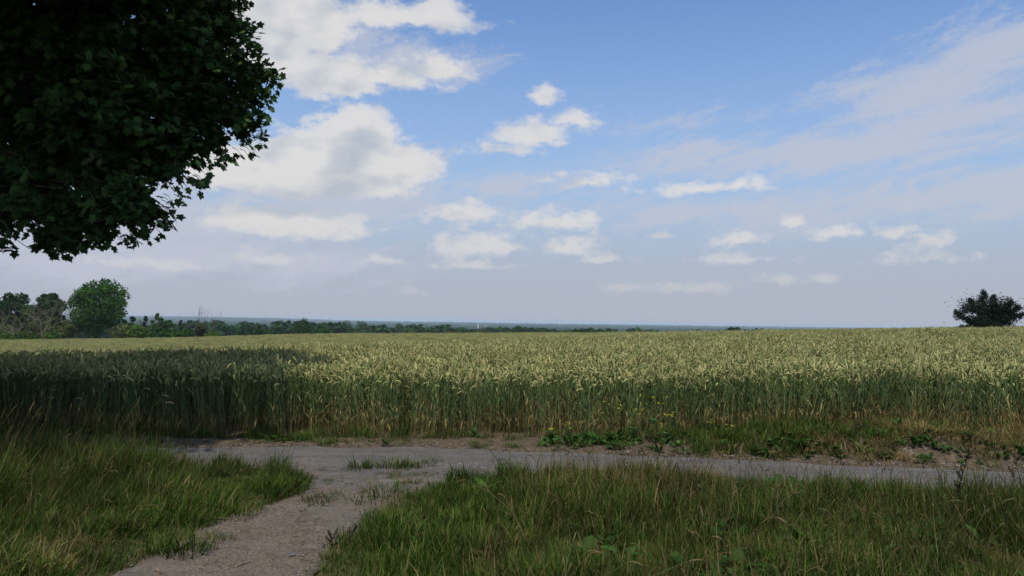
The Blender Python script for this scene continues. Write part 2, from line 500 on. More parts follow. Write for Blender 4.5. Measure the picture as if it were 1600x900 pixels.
# ground material: soil and turf near, stubble-green under the crop, valley fields far away
m_ground, nb = mat('field_soil')
geo = m_ground.node_tree.nodes.new('ShaderNodeNewGeometry')
pos = geo.outputs['Position']
px, py, pz = nb.sep(pos)
nA = nb.noise(pos, 1.3, 6, 0.6); nBf = nb.noise(pos, 14, 6, 0.7); nC = nb.noise(pos, 60, 4, 0.7)
soil = nb.mix(nb.smooth(nBf, 0.3, 0.7), C4(0.040, 0.030, 0.019), C4(0.112, 0.087, 0.058))
soil = nb.mix(nb.smooth(nC, 0.55, 0.75), soil, C4(0.16, 0.13, 0.10))
turf = nb.mix(nb.smooth(nBf, 0.35, 0.7), C4(0.035, 0.045, 0.015), C4(0.10, 0.085, 0.04))
near = nb.mix(nb.smooth(nA, 0.30, 0.5), turf, soil)
mask = m_ground.node_tree.nodes.new('ShaderNodeAttribute'); mask.attribute_name = 'mask'
near = nb.mix(mask.outputs['Fac'], turf, soil)
crop = nb.mix(nb.smooth(nb.noise(pos, 3.0, 5, 0.6), 0.35, 0.65), C4(0.10, 0.105, 0.045), C4(0.19, 0.17, 0.085))
vor = m_ground.node_tree.nodes.new('ShaderNodeTexVoronoi'); vor.inputs['Scale'].default_value = 1.0
nb._set(vor.inputs['Vector'], nb.v('MULTIPLY', pos, (0.0034, 0.0016, 0)))
vs_ = nb.sep(vor.outputs['Color'])
farc = nb.mix(nb.smooth(vs_[0], 0.25, 0.75), C4(0.045, 0.075, 0.025), C4(0.20, 0.19, 0.085))
farc = nb.mix(nb.smooth(vs_[1], 0.55, 0.8), farc, C4(0.07, 0.11, 0.035))
dist = nb.v('LENGTH', nb.v('MULTIPLY', pos, (1, 1, 0)))
c = nb.mix(nb.smooth(dist, 14, 22), near, crop)
c = nb.mix(nb.smooth(dist, 170, 240), c, farc)
hb = nb.m('ADD', nb.m('MULTIPLY', nBf, 1.0), nb.m('MULTIPLY', nC, 0.4))
out(m_ground, princ(nb, c, 0.95, 0.1, hb, 0.03, 0.7))

# ground sheet: one polar-like sheet, fine near the camera, out to the horizon; wraps behind the camera too
def ground_sheet():
    angs = np.concatenate([np.linspace(-math.pi, -0.95, 40, endpoint=False), np.linspace(-0.95, 0.95, 300, endpoint=False), np.linspace(0.95, math.pi, 41)])
    rr = np.concatenate([np.linspace(0.0, 2.6, 5, endpoint=False), np.linspace(2.6, 16, 170, endpoint=False), np.exp(np.linspace(math.log(16), math.log(48000), 200))])
    A, RR = np.meshgrid(angs, rr, indexing='ij')
    x = RR * np.sin(A); y = RR * np.cos(A)
    pf = poly_y(PATH_FAR, x); we = poly_y(WHEAT_EDGE, x)
    mask = ((y > pf - 0.5) & (y < we + 0.6)).astype(float)
    near = RR < 16
    gz = np.zeros_like(x)
    for i in range(0, x.shape[0]):
        for j in range(5, 175):
            n = vn1(x[i, j], y[i, j], 1.7, 1) * 0.02 + vn1(x[i, j], y[i, j], 7, 2) * (0.012 if x[i, j] < 2.5 else 0.05)
            gz[i, j] = n * mask[i, j] + (1 - mask[i, j]) * n * 0.5
    pn = poly_y(PATH_NEAR, x)
    onpath = ((y > pn - 0.3) & (y < pf + 0.15)) | ((y < pn + 0.4) & (y > 0) & (x > x_at(TR_L, y) - 0.1) & (x < x_at(TR_R, y) + 0.1))
    gz = np.where(onpath, -0.035, gz)
    o = surface('ground', x, y, 0.0, m_ground, colf=mask, gridz=gz)
    tag(o, kind='structure')
    return o
ground_sheet()

# ------------------------------------------------------------------ path and track
def pathmat(name):
    m, nb = mat(name)
    geo = m.node_tree.nodes.new('ShaderNodeNewGeometry'); pos = geo.outputs['Position']
    at_ = m.node_tree.nodes.new('ShaderNodeAttribute'); at_.attribute_name = 'mask'   # 0 worn tarmac, 1 sandy gravel
    n1 = nb.noise(pos, 5, 6, 0.65); n2 = nb.noise(pos, 45, 5, 0.7); n3 = nb.noise(pos, 120, 3, 0.6)
    v = m.node_tree.nodes.new('ShaderNodeTexVoronoi'); v.inputs['Scale'].default_value = 120
    nb._set(v.inputs['Vector'], pos)
    vc = nb.sep(v.outputs['Color'])[0]
    tar = nb.mix(nb.smooth(n2, 0.35, 0.68), C4(0.058, 0.054, 0.049), C4(0.104, 0.097, 0.088))
    tar = nb.mix(nb.smooth(vc, 0.82, 0.95), tar, C4(0.17, 0.16, 0.15))
    tar = nb.mix(nb.smooth(vc, 0.10, 0.04), tar, C4(0.035, 0.03, 0.028))
    tar = nb.mix(nb.smooth(nb.noise(pos, 1.6, 7, 0.72), 0.46, 0.60, 0.0, 0.75), tar, C4(0.116, 0.107, 0.097))
    grv = nb.mix(nb.smooth(n2, 0.32, 0.66), C4(0.088, 0.066, 0.047), C4(0.168, 0.132, 0.098))
    grv = nb.mix(nb.smooth(vc, 0.80, 0.92), grv, C4(0.21, 0.18, 0.15))
    grv = nb.mix(nb.smooth(vc, 0.12, 0.05), grv, C4(0.06, 0.05, 0.045))
    grv = nb.mix(nb.smooth(n1, 0.55, 0.7), grv, C4(0.105, 0.086, 0.068))
    grv = nb.mix(nb.smooth(nb.noise(pos, 0.9, 6, 0.7), 0.44, 0.62, 0, 0.55), grv, C4(0.135, 0.122, 0.108))
    f = nb.smooth(nb.m('ADD', at_.outputs['Fac'], nb.lin(nb.noise(pos, 3.2, 6, 0.7), 0.3, 0.7, -0.5, 0.5)), 0.35, 0.65)
    c = nb.mix(f, tar, grv)
    c = nb.mix(nb.smooth(nb.noise(pos, 2.2, 8, 0.75), 0.50, 0.66, 0.0, 0.38), c, C4(0.062, 0.050, 0.038))
    c = nb.mix(nb.smooth(nb.noise(nb.v('MULTIPLY', pos, (0.35, 2.6, 1)), 1.6, 6, 0.65), 0.50, 0.68, 0.0, 0.35), c, C4(0.19, 0.17, 0.15))
    h = nb.m('ADD', nb.m('MULTIPLY', n2, 0.6), nb.m('ADD', nb.m('MULTIPLY', n3, 0.25), nb.m('MULTIPLY', v.outputs['Distance'], nb.lin(f, 0, 1, 0.15, 0.5))))
    out(m, princ(nb, c, 0.9, 0.2, h, 0.02, 1.0))
    return m
M_path = pathmat('worn_path_surface')
def strip(name, fa, fb, s0, s1, n, m, horizontal, zoff, maskf):
    s = np.linspace(s0, s1, n)
    w = np.linspace(0, 1, m)
    if horizontal:
        a = poly_y(fa, s); bb = poly_y(fb, s)
        nz = np.array([vn1(q, 0, 2.1, 4) * 0.10 + vn1(q, 0, 7, 5) * 0.05 for q in s]); nz2 = np.array([vn1(q, 0, 2.1, 6) * 0.12 + vn1(q, 0, 9, 7) * 0.04 for q in s])
        X, Wd = np.meshgrid(s, w, indexing='ij'); Y = (a + nz)[:, None] * (1 - Wd) + (bb + nz2)[:, None] * Wd
    else:
        a = x_at(fa, s); bb = x_at(fb, s)
        nz = np.array([vn1(0, q, 2.1, 8) * 0.10 + vn1(0, q, 7, 9) * 0.05 for q in s]); nz2 = np.array([vn1(0, q, 2.1, 10) * 0.10 + vn1(0, q, 9, 11) * 0.05 for q in s])
        Y, Wd = np.meshgrid(s, w, indexing='ij'); X = (a + nz)[:, None] * (1 - Wd) + (bb + nz2)[:, None] * Wd
    gz = np.zeros_like(X)
    for i in range(X.shape[0]):
        for j in range(X.shape[1]):
            gz[i, j] = vn1(X[i, j], Y[i, j], 0.8, 12) * 0.006 + vn1(X[i, j], Y[i, j], 9, 13) * 0.0025
    gz -= 0.02 * (np.abs(Wd - 0.5) * 2) ** 8
    if not horizontal: gz = -gz * 0 + gz * 1.0
    return surface(name, X, Y, zoff, M_path, colf=maskf(X, Y), gridz=gz)
o = strip('path', PATH_NEAR, PATH_FAR, -20, 16, 620, 34, True, 0.012, lambda X, Y: np.clip(0.55 - (Y - poly_y(PATH_NEAR, X)) * 0.8, 0, 1) * (np.abs(X + 1) < 3))
tag(o, kind='structure')
o = strip('gravel_track', TR_L, TR_R, 1.6, 8.7, 260, 70, False, 0.004, lambda X, Y: np.clip((7.7 - Y) / 1.0 + 0.1, 0, 1))
tag(o, kind='structure')

def in_track(x, y, pad=0.0):
    return (y < poly_y(PATH_NEAR, x) + 0.2) & (x > x_at(TR_L, y) + pad) & (x < x_at(TR_R, y) - pad) & (y > 0)
def on_path(x, y, pad=0.0):
    return (y > poly_y(PATH_NEAR, x) + pad) & (y < poly_y(PATH_FAR, x) - pad)

# ------------------------------------------------------------------ wheat
STRAW = (0.41, 0.37, 0.16); EARG = (0.155, 0.205, 0.065); STEMG = (0.110, 0.160, 0.060); LEAFG = (0.052, 0.104, 0.036); STEMY = (0.27, 0.24, 0.09); BROWN = (0.27, 0.145, 0.05)
def lerp3(a, b_, t): return tuple(a[i] * (1 - t) + b_[i] * t for i in range(3))

def ear(mb, p, d, L, r, col, rnd, rings=6, sides=4, nod=1.0, mi=0):
    pts = []; rs = []
    q = Vector(p); d = Vector(d).normalized()
    hor = Vector((d.x, d.y, 0))
    if hor.length < 0.05: hor = Vector((rnd.uniform(-1, 1), rnd.uniform(-1, 1), 0))
    hor.normalize()
    for i in range(rings + 1):
        t = i / rings
        prof = (0.35 + 1.0 * min(1, t * 5)) * (1 - max(0, t - 0.72) * 2.6) * 0.8
        rs.append(r * prof * (1.18 if i % 2 else 0.86)); pts.append(q.copy())
        d = (d + hor * 0.16 * nod + Vector((0, 0, -0.22 * nod))).normalized() if nod > 0 else d
        q = q + d * (L / rings)
    mb.tube(pts, rs, col, sides, mi)

def wheat_clump(seed, n, size, lod):
    rnd = random.Random(seed); mb = MB()
    for i in range(n):
        x = rnd.uniform(-size / 2, size / 2); y = rnd.uniform(-size / 2, size / 2)
        h = rnd.gauss(0.79, 0.055)
        a = rnd.uniform(0, 6.28); ln = abs(rnd.gauss(0, 0.07)) + 0.01
        dirv_ = Vector((math.cos(a), math.sin(a), 0))
        ripe = min(1, max(0, rnd.gauss(0.50, 0.40)))
        ec = lerp3(EARG, STRAW, ripe); k = rnd.uniform(0.8, 1.15); ec = tuple(q * k for q in ec)
        z0 = 0.0 if lod == 0 else 0.42
        top = Vector((x, y, 0)) + dirv_ * ln * h + Vector((0, 0, h))
        mid = Vector((x, y, 0)) + dirv_ * ln * h * 0.3 + Vector((0, 0, h * 0.5))
        dry = rnd.random() < 0.20
        if lod == 0:
            pts = [Vector((x, y, 0)), Vector((x, y, 0)) + dirv_ * ln * h * .1 + Vector((0, 0, h * .22)), mid, top]
            cols = [BROWN if rnd.random() < .65 else STEMY, STEMY if rnd.random() < .25 else STEMG, STEMY if dry else STEMG, lerp3(STEMG, EARG, 0.6)]
            mb.tube(pts, [0.0026, 0.0026, 0.0024, 0.0018], cols, 3, cap=False)
        elif lod == 1:
            mb.tube([mid, top], [0.0035, 0.0025], [STEMG, EARG], 3, cap=False)
        nod = rnd.choice((0.05, 0.15, 0.3, 0.5, 0.9, 1.6))
        d0 = (dirv_ * (0.15 + ln * 2 + nod * 0.15) + Vector((0, 0, 1)))
        if lod == 0: ear(mb, top, d0, rnd.uniform(0.09, 0.125), 0.0098, ec, rnd, 7, 4, nod)
        elif lod == 1: ear(mb, top, d0, rnd.uniform(0.10, 0.135), 0.0105, ec, rnd, 4, 3, nod)
        else:
            ear(mb, top, d0, rnd.uniform(0.11, 0.15), 0.015, ec, rnd, 2, 3, nod * .6)
        nl = {0: 4, 1: 2, 2: 1}[lod]
        for k_ in range(nl):
            zz = [h * .80, h * .58, h * .38, h * .17][k_] + rnd.uniform(-.05, .05)
            a2 = rnd.uniform(0, 6.28); dl = Vector((math.cos(a2), math.sin(a2), 0))
            bp = Vector((x, y, 0)) + dirv_ * ln * h * (zz / h) ** 1.6 + Vector((0, 0, zz))
            if (k_ == 3 and rnd.random() < .75) or (k_ == 2 and rnd.random() < .2): cl = BROWN if rnd.random() < .5 else STEMY
            elif rnd.random() < 0.08: cl = STRAW
            else: cl = tuple(q * rnd.uniform(0.55, 1.3) for q in LEAFG)
            if lod == 2: cl = lerp3(cl, EARG, .3)
            mb.blade(bp, dl, rnd.uniform(.14, .24), (0.013, 0.020, 0.03)[lod], rnd.uniform(0.5, 2.2), cl, lerp3(cl, STEMY, rnd.random() * .5), 4 if lod == 0 else 2, rnd.uniform(.15, .6))
    return mb.mesh('wheat_clump', M_wheat)

def wheat_points():
    sets = {0: [], 1: [], 2: []}
    for lod, (step, D0, D1) in {0: (0.30, 9.0, 27.0), 1: (0.52, 27.0, 62.0), 2: (1.05, 62.0, 158.0)}.items():
        tmin, tmax = (-0.92, 0.92)
        xs = np.arange(-D1 * 0.95, D1 * 0.95, step); ys = np.arange(D0, D1, step)
        X, Y = np.meshgrid(xs, ys); X = X.ravel(); Y = Y.ravel()
        X = X + rng.uniform(-.4, .4, X.shape) * step; Y = Y + rng.uniform(-.4, .4, Y.shape) * step
        t = X / Y
        k = (t > tmin - 2.0 / Y) & (t < tmax + 2.0 / Y)
        if lod > 0: k = (t > -0.80 - 2 / Y) & (t < 0.80 + 2 / Y)
        X, Y = X[k], Y[k]
        if lod == 0:
            edge = poly_y(WHEAT_EDGE, X) + 0.18 + 0.16 * np.sin(X * 3.1) * np.sin(X * 1.3 + 1) + rng.uniform(-.16, .10, X.shape)
            k = Y > edge; X, Y = X[k], Y[k]
        # far edge of the field
        tt = X / Y
        D3 = np.interp(tt, TK, [p[3][1] for p in PROF]) + 3
        k = (Y < D3) ; X, Y = X[k], Y[k]
        sets[lod] = np.stack([X, Y, H(X, Y)], -1)
    return sets
WP = wheat_points()
def scat_random(P, nvar, smin, smax, tilt=0.05, zvar=0.0):
    n = len(P)
    rots = np.stack([rng.normal(0, tilt, n), rng.normal(0, tilt, n), rng.uniform(0, 6.283, n)], -1)
    s = rng.uniform(smin, smax, n)
    scl = np.stack([s, s, s * (1 + rng.uniform(-zvar, zvar, n))], -1)
    return rots, scl, rng.integers(0, nvar, n)
allp = []; allr = []; alls = []; alli = []; variants = []
for lod, (cnt, size, nv) in {0: (20, 0.36, 8), 1: (34, 0.60, 5), 2: (95, 1.15, 4)}.items():
    base_i = len(variants)
    for s_ in range(nv): variants.append(wheat_clump(100 * lod + s_, cnt, size, lod))
    P_ = WP[lod]; r_, sc_, ii_ = scat_random(P_, nv, 0.92, 1.08, 0.065, 0.06)
    big = np.array([1 + 0.06 * vn1(p[0], p[1], 0.35, 3) for p in P_]); sc_[:, 2] *= big
    allp.append(P_); allr.append(r_); alls.append(sc_); alli.append(ii_ + base_i)
    print('wheat lod', lod, len(P_))
o = scatter('wheat_field', np.concatenate(allp), np.concatenate(allr), np.concatenate(alls), np.concatenate(alli), variants, 'wheat_clumps')
tag(o, 'ripening wheat, straw coloured ears over blue green stems, filling the field', 'wheat', kind='stuff')

# ------------------------------------------------------------------ grass
G1 = (0.038, 0.104, 0.013); G2 = (0.084, 0.136, 0.018); G3 = (0.024, 0.068, 0.011); DRY = (0.25, 0.185, 0.085); DRY2 = (0.15, 0.105, 0.045); OLV = (0.085, 0.085, 0.024)
def grass_tuft(seed, n, size, hmin, hmax, pdry=0.15, width=0.006, splay=0.5, seeds=0, bright=1.0):
    rnd = random.Random(seed); mb = MB()
    for i in range(n):
        r = size * math.sqrt(rnd.random()) / 2; a = rnd.uniform(0, 6.28)
        p = Vector((r * math.cos(a), r * math.sin(a), -0.01))
        a2 = a + rnd.gauss(0, 1.2); d = Vector((math.cos(a2), math.sin(a2), 0))
        h = rnd.uniform(hmin, hmax) * rnd.uniform(.7, 1.1)
        if rnd.random() < pdry: c1, c2 = rnd.choice(((DRY2, DRY), (DRY, DRY), (OLV, DRY)))
        else:
            c1 = rnd.choice((G1, G2, G3)); c2 = lerp3(c1, rnd.choice((OLV, G2, DRY)), rnd.random() * .6)
        k = rnd.uniform(.7, 1.25) * bright
        mb.blade(p, d, h, width * rnd.uniform(.6, 1.3), rnd.uniform(.2, 1.7) * splay * 2, tuple(q * k for q in c1), tuple(q * k for q in c2), 4, rnd.uniform(0, .35) * splay * 2)
    for i in range(seeds):
        r = size * rnd.random() / 2; a = rnd.uniform(0, 6.28)
        p = Vector((r * math.cos(a), r * math.sin(a), 0)); d = Vector((math.cos(a + rnd.gauss(0, 1)), math.sin(a), 0))
        h = hmax * rnd.uniform(1.0, 1.35); ln = rnd.uniform(.05, .35)
        pts = [p, p + d * ln * h * .2 + Vector((0, 0, h * .4)), p + d * ln * h * .55 + Vector((0, 0, h * .75)), p + d * ln * h + Vector((0, 0, h))]
        c = rnd.choice((OLV, OLV, DRY2, (0.16, 0.13, 0.07)))
        mb.tube(pts, [.0018, .0016, .0014, .001], c, 3, cap=False)
        dd = (pts[3] - pts[2]).normalized(); L = rnd.uniform(.04, .10)
        ear(mb, pts[3], dd, L, rnd.uniform(.0015, .003), lerp3(c, DRY, .25), rnd, 5, 3, rnd.uniform(.1, .8))
    return mb.mesh('grass_tuft', M_grass)

def leaf_outline(mb, base, dirx, L, wd, lean, bend, col, fold=.2, seg=5):
    """broad leaf with a folded midrib"""
    side = Vector((-dirx.y, dirx.x, 0)); p = Vector(base); ang = lean
    vs = []; cs = []
    for i in range(seg + 1):
        t = i / seg
        w = wd * math.sin(math.pi * min(1, t * .93 + .07)) ** .8 * (1 + .15 * math.sin(t * 19))
        d = dirx * math.sin(ang) + Vector((0, 0, math.cos(ang)))
        nrm = dirx * (-math.cos(ang)) + Vector((0, 0, math.sin(ang)))
        vs += [p - side * w + nrm * w * fold, p.copy(), p + side * w + nrm * w * fold]
        cs += [col, tuple(q * 1.35 for q in col), col]
        p = p + d * (L / seg); ang += bend / seg
    fs = []
    for i in range(seg):
        o = i * 3
        fs += [(o, o + 1, o + 4, o + 3), (o + 1, o + 2, o + 5, o + 4)]
    mb.add(vs, fs, cs)
GV = []
kinds = {}
def addk(k, lst): kinds[k] = (len(GV), len(lst)); GV.extend(lst)
addk('short', [grass_tuft(500 + i, 46, .26, .07, .17, .16, .006, .6) for i in range(5)])
addk('mid', [grass_tuft(520 + i, 60, .28, .16, .32, .12, .0085, .50, 0) for i in range(6)])
addk('tall', [grass_tuft(540 + i, 64, .30, .26, .48, .12, .0085, .42, 1) for i in range(6)])
addk('tallfine', [grass_tuft(560 + i, 70, .30, .30, .52, .12, .0055, .48, 1) for i in range(5)])
addk('dry', [grass_tuft(580 + i, 60, .32, .14, .32, .80, .006, .75, 2, 1.45) for i in range(5)])
addk('lush', [grass_tuft(600 + i, 60, .28, .16, .28, .03, .008, .45, 0, 1.25) for i in range(4)])
def weedlet(seed):
    rnd = random.Random(seed); mb = MB()
    for i in range(rnd.randint(7, 12)):
        a = rnd.uniform(0, 6.28); d = Vector((math.cos(a), math.sin(a), 0)); L = rnd.uniform(.06, .14)
        k = rnd.uniform(.7, 1.3); leaf_outline(mb, d * rnd.uniform(0, .05) + Vector((0, 0, rnd.uniform(0, .07))), d, L, L * rnd.uniform(.15, .3), rnd.uniform(.3, 1.2), rnd.uniform(.3, 1.2), (.036 * k, .090 * k, .018 * k), seg=4)
    return mb.mesh('weedlet', M_grass)
def straws(seed):
    rnd = random.Random(seed); mb = MB()
    for i in range(5):
        a = rnd.uniform(0, 6.28); d = Vector((math.cos(a), math.sin(a), 0)); h = rnd.uniform(.3, .6); ln = rnd.uniform(.1, .7)
        p = Vector((rnd.gauss(0, .08), rnd.gauss(0, .08), 0)); c = rnd.choice((DRY2, (.20, .16, .08), (.12, .14, .05)))
        pts = [p + d * ln * h * q ** 1.8 + Vector((rnd.gauss(0, .006), rnd.gauss(0, .006), h * q * (1 - .25 * ln * q))) for q in (0, .25, .5, .75, 1)]
        mb.tube(pts, [.0024, .0022, .002, .0016, .0012], c, 3, cap=False)
        ear(mb, pts[-1], (pts[-1] - pts[-2]).normalized(), rnd.uniform(.05, .10), .0028, lerp3(c, DRY, .5), rnd, 7, 3, rnd.uniform(.1, .9))
    return mb.mesh('straws', M_grass)
addk('straws', [straws(700 + i) for i in range(6)])
def litter(seed):
    rnd = random.Random(seed); mb = MB()
    for i in range(9):
        p = Vector((rnd.gauss(0, .14), rnd.gauss(0, .14), .008)); a = rnd.uniform(0, 6.28); L = rnd.uniform(.02, .09)
        c = rnd.choice((DRY, DRY2, (.10, .07, .04), (.30, .24, .14)))
        e = p + Vector((math.cos(a) * L, math.sin(a) * L, rnd.uniform(0, .008))); mb.tube([p, (p + e) / 2 + Vector((0, .004, .003)), e], [.002, .0022, .0012], c, 3, cap=False)
    return mb.mesh('litter', M_grass)
addk('litter', [litter(730 + i) for i in range(5)])
addk('weed', [weedlet(660 + i) for i in range(6)])
addk('drymat', [grass_tuft(620 + i, 70, .36, .12, .24, .92, .0065, 1.15, 1, 1.6) for i in range(4)])

gp, gr, gs, gidx = [], [], [], []
def put(x, y, kind, s=1.0, lean=(0, 0)):
    b0, nb_ = kinds[kind]
    gp.append((x, y)); gr.append(tuple((Euler((-lean[1] + R.gauss(0, .07), lean[0] + R.gauss(0, .07), 0)).to_matrix() @ Matrix.Rotation(R.uniform(0, 6.28), 3, 'Z')).to_euler()))
    gs.append((s * R.uniform(.9, 1.1),) * 2 + (s * R.uniform(.8, 1.15),)); gidx.append(b0 + R.randrange(nb_))

def meadow():
    step = 0.105
    n = 0
    for yi in np.arange(1.2, 9.6, step):
        lim = yi * 0.80 + 2.2
        for xi in np.arange(-lim - 2.0, lim + 1.0, step):
            x = xi + R.uniform(-.5, .5) * step; y = yi + R.uniform(-.5, .5) * step
            pn = float(poly_y(PATH_NEAR, x)); e1 = 0.10 * vn1(x, y, 1.9, 20) + .06 * vn1(x, y, 6, 21)
            if y > pn - 0.05 + e1: continue
            xl_, xr_ = float(x_at(TR_L, y)), float(x_at(TR_R, y))
            left = x < xl_ + 0.02 + e1; right = x > xr_ - 0.02 + e1
            if not (left or right): continue
            if y < 2.4 and abs(x) < 1.0: continue           # the photographer's feet
            nse = vn1(x, y, .9, 22); n2 = vn1(x, y, 2.5, 23)
            if left:
                de = min(xl_ - x, (pn - y) * 1.6)           # distance from the trodden edge
                if de < 0.35: k = 'short' if R.random() < .8 else 'mid'; s = .8
                elif x > -2.9 - 0.2 * nse and y > 6.5: k = R.choice(('lush', 'mid', 'short')); s = .60 if y < 7.6 else .48
                elif de < 0.9: k = R.choice(('mid', 'short', 'mid', 'dry')); s = .8
                elif x < -2.9 - (8.2 - y) * .55 + nse * .5 and y > 5.6: k = R.choice(('tallfine', 'tall', 'tallfine', 'tall')); s = .98
                elif y < 5.4: k = R.choice(('mid', 'short', 'mid', 'tall')); s = .85
                else: k = R.choice(('tall', 'mid', 'mid', 'tallfine')); s = .72
                if n2 > .38: k = 'mid'
                lean = (0.22, 0.05)
            else:
                de = min(x - xr_, (pn - y) * 1.6)
                if de < 0.3: k = 'short'; s = .85
                elif de < 1.0 + .4 * nse: k = R.choice(('short', 'mid', 'short', 'lush')); s = .8
                elif x > 3.1 + nse: k = R.choice(('tall', 'tall', 'mid', 'mid', 'tall', 'tallfine')); s = .84
                else: k = R.choice(('mid', 'mid', 'tall', 'mid', 'short', 'dry')); s = .82
                # straw-coloured worn patch beside the path
                if 0.4 < x < 2.8 and y > pn - 1.2 + .3 * nse and (nse + n2 * .6) > -.15: k = 'dry' if R.random() < .6 else 'mid'; s = .9
                if n2 > .42: k = 'lush'; s = .7
                if nse < -.4 and R.random() < .35: k = 'dry'
                lean = (0.02, 0.03)
            if R.random() < .10: continue
            put(x, y, k, s * (1 + .55 * nse + .35 * n2), lean); n += 1
    # behind and beside the camera, sparser
    for _ in range(1500):
        x = R.uniform(-11, 11); y = R.uniform(-6, 1.2)
        put(x, y, 'mid', 1)
    # strip of grass under the wheat edge
    for xi in np.arange(-16, 13, .085):
        we = float(poly_y(WHEAT_EDGE, xi)); nse = vn1(xi, 0, .8, 25)
        for k_ in range(2):
            x = xi + R.uniform(-.05, .05); y = we + R.gauss(-.02, .12)
            if R.random() < .35 + .5 * nse: put(x, y, R.choice(('mid', 'short', 'lush', 'mid')), R.uniform(.6, 1.0))
            elif R.random() < .35: put(x, y, 'short', R.uniform(.6, 1))
        if xi > 2.4:      # dry grass on the bank
            pf = float(poly_y(PATH_FAR, xi))
            for k_ in range(9):
                s = R.uniform(.2, 1.15); y = pf + (we - pf) * s + R.gauss(0, .06)
                x = xi + R.uniform(-.06, .06)
                q = vn1(x, y, 1.4, 26)
                if s > .45 + .2 * q or q > .08: put(x, y, R.choice(('mid', 'lush', 'short', 'drymat', 'mid')) if x + 1.5 * q < 4.6 else R.choice(('drymat', 'drymat', 'dry', 'short')) if q > -.3 else R.choice(('mid', 'short', 'drymat')), R.uniform(.6, 1.1))
    # scattered tufts on the verge
    for _ in range(420):
        x = R.uniform(-12, 11); pf = float(poly_y(PATH_FAR, x)); we = float(poly_y(WHEAT_EDGE, x))
        y = pf + (we - pf) * R.uniform(.05, .95)
        if vn1(x, y, 1.6, 27) > .02: put(x, y, 'short', R.uniform(.3, .75))
    for _ in range(750):
        x = R.uniform(-10, 10); pf = float(poly_y(PATH_FAR, x)); we = float(poly_y(WHEAT_EDGE, x))
        y = pf + (we - pf) * R.uniform(.12, 1.0)
        if vn1(x, y, 1.3, 28) + (.25 if x > .5 else -.12) > .08: put(x, y, 'weed', R.uniform(.4, 1.1) if x > .5 else R.uniform(.3, .7))
    for _ in range(190):
        x = R.uniform(.0, 7.5); y = float(poly_y(PATH_NEAR, x)) - R.uniform(.1, 4.6)
        if x > float(x_at(TR_R, y)) + .3: put(x, y, 'straws', R.uniform(.7, 1.1))
    for _ in range(70):
        x = R.uniform(-7.5, -3); y = R.uniform(3.5, 7.8)
        if x < float(x_at(TR_L, y)) - .5: put(x, y, 'straws', R.uniform(.7, 1.05), (.2, 0))
    for _ in range(420):
        y = R.uniform(2.5, 8.6); x = R.uniform(float(x_at(TR_L, y)) - .1, float(x_at(TR_R, y)) + .1)
        if R.random() < .35: x = R.uniform(-6, 8); y = R.uniform(float(poly_y(PATH_NEAR, x)), float(poly_y(PATH_FAR, x)) + .4)
        put(x, y, 'litter', R.uniform(.6, 1.1))
    for _ in range(160):
        x = R.uniform(.5, 4); y = float(poly_y(PATH_NEAR, x)) - R.uniform(.2, 4)
        put(x, y, 'weed', R.uniform(.7, 1.3))
    for _ in range(60):      # sprigs in the worn path edge
        x = R.uniform(-2.2, 1.0); y = float(poly_y(PATH_NEAR, x)) + R.uniform(-.25, .35)
        put(x, y, 'short', R.uniform(.25, .5))
    print('grass clumps', len(gp))
meadow()
gp_ = np.array(gp); gz_ = H(gp_[:, 0], gp_[:, 1])
o = scatter('meadow_grass', np.stack([gp_[:, 0], gp_[:, 1], gz_], -1), gr, gs, gidx, GV, 'grass_clumps')
tag(o, 'long green and straw coloured grass either side of the gravel track', 'grass', kind='stuff')

# ------------------------------------------------------------------ gravel
M_stone, nb = mat('small_stone')
oi = M_stone.node_tree.nodes.new('ShaderNodeObjectInfo')
out(M_stone, princ(nb, nb.mix(oi.outputs['Random'], C4(0.05, 0.04, 0.033), C4(0.18, 0.16, 0.135)), 0.85, 0.2))
def stone_mesh(seed, r=1.0):
    rnd = random.Random(seed); mb = MB()
    vs = []; 
    phi = (1 + 5 ** .5) / 2
    base_ = [(-1, phi, 0), (1, phi, 0), (-1, -phi, 0), (1, -phi, 0), (0, -1, phi), (0, 1, phi), (0, -1, -phi), (0, 1, -phi), (phi, 0, -1), (phi, 0, 1), (-phi, 0, -1), (-phi, 0, 1)]
    fs = [(0,11,5),(0,5,1),(0,1,7),(0,7,10),(0,10,11),(1,5,9),(5,11,4),(11,10,2),(10,7,6),(7,1,8),(3,9,4),(3,4,2),(3,2,6),(3,6,8),(3,8,9),(4,9,5),(2,4,11),(6,2,10),(8,6,7),(9,8,1)]
    for v in base_:
        q = Vector(v).normalized() * rnd.uniform(.7, 1.15) * r
        vs.append(Vector((q.x * 1.2, q.y * .9, q.z * .6)))
    mb.add(vs, fs, (.3, .3, .3))
    return mb.mesh('stone', M_stone)
sp = []
while len(sp) < 4200:
    y = 2.2 + 6.2 * R.random(); x = R.uniform(-4.5, 1.5)
    if x_at(TR_L, y) + .05 < x < x_at(TR_R, y) - .05: sp.append((x, y, R.choice((.002, .003, .004, .005, .008) if R.random() < .4 else (.002, .003))))
for _ in range(2600):
    x = R.uniform(-12, 10); pf = float(poly_y(PATH_FAR, x)); y = pf + abs(R.gauss(0, .22)); sp.append((x, y, R.choice((.004, .006, .008, .014))))
for _ in range(700):
    x = R.uniform(1.5, 11); pf = float(poly_y(PATH_FAR, x)); we = float(poly_y(WHEAT_EDGE, x)); sp.append((x, pf + (we - pf) * R.uniform(.1, .7), R.uniform(.01, .035)))
for _ in range(500):
    x = R.uniform(-9, 9); y = R.uniform(float(poly_y(PATH_NEAR, x)), float(poly_y(PATH_FAR, x))); sp.append((x, y, R.choice((.004, .005, .007))))
sa_ = np.array(sp)
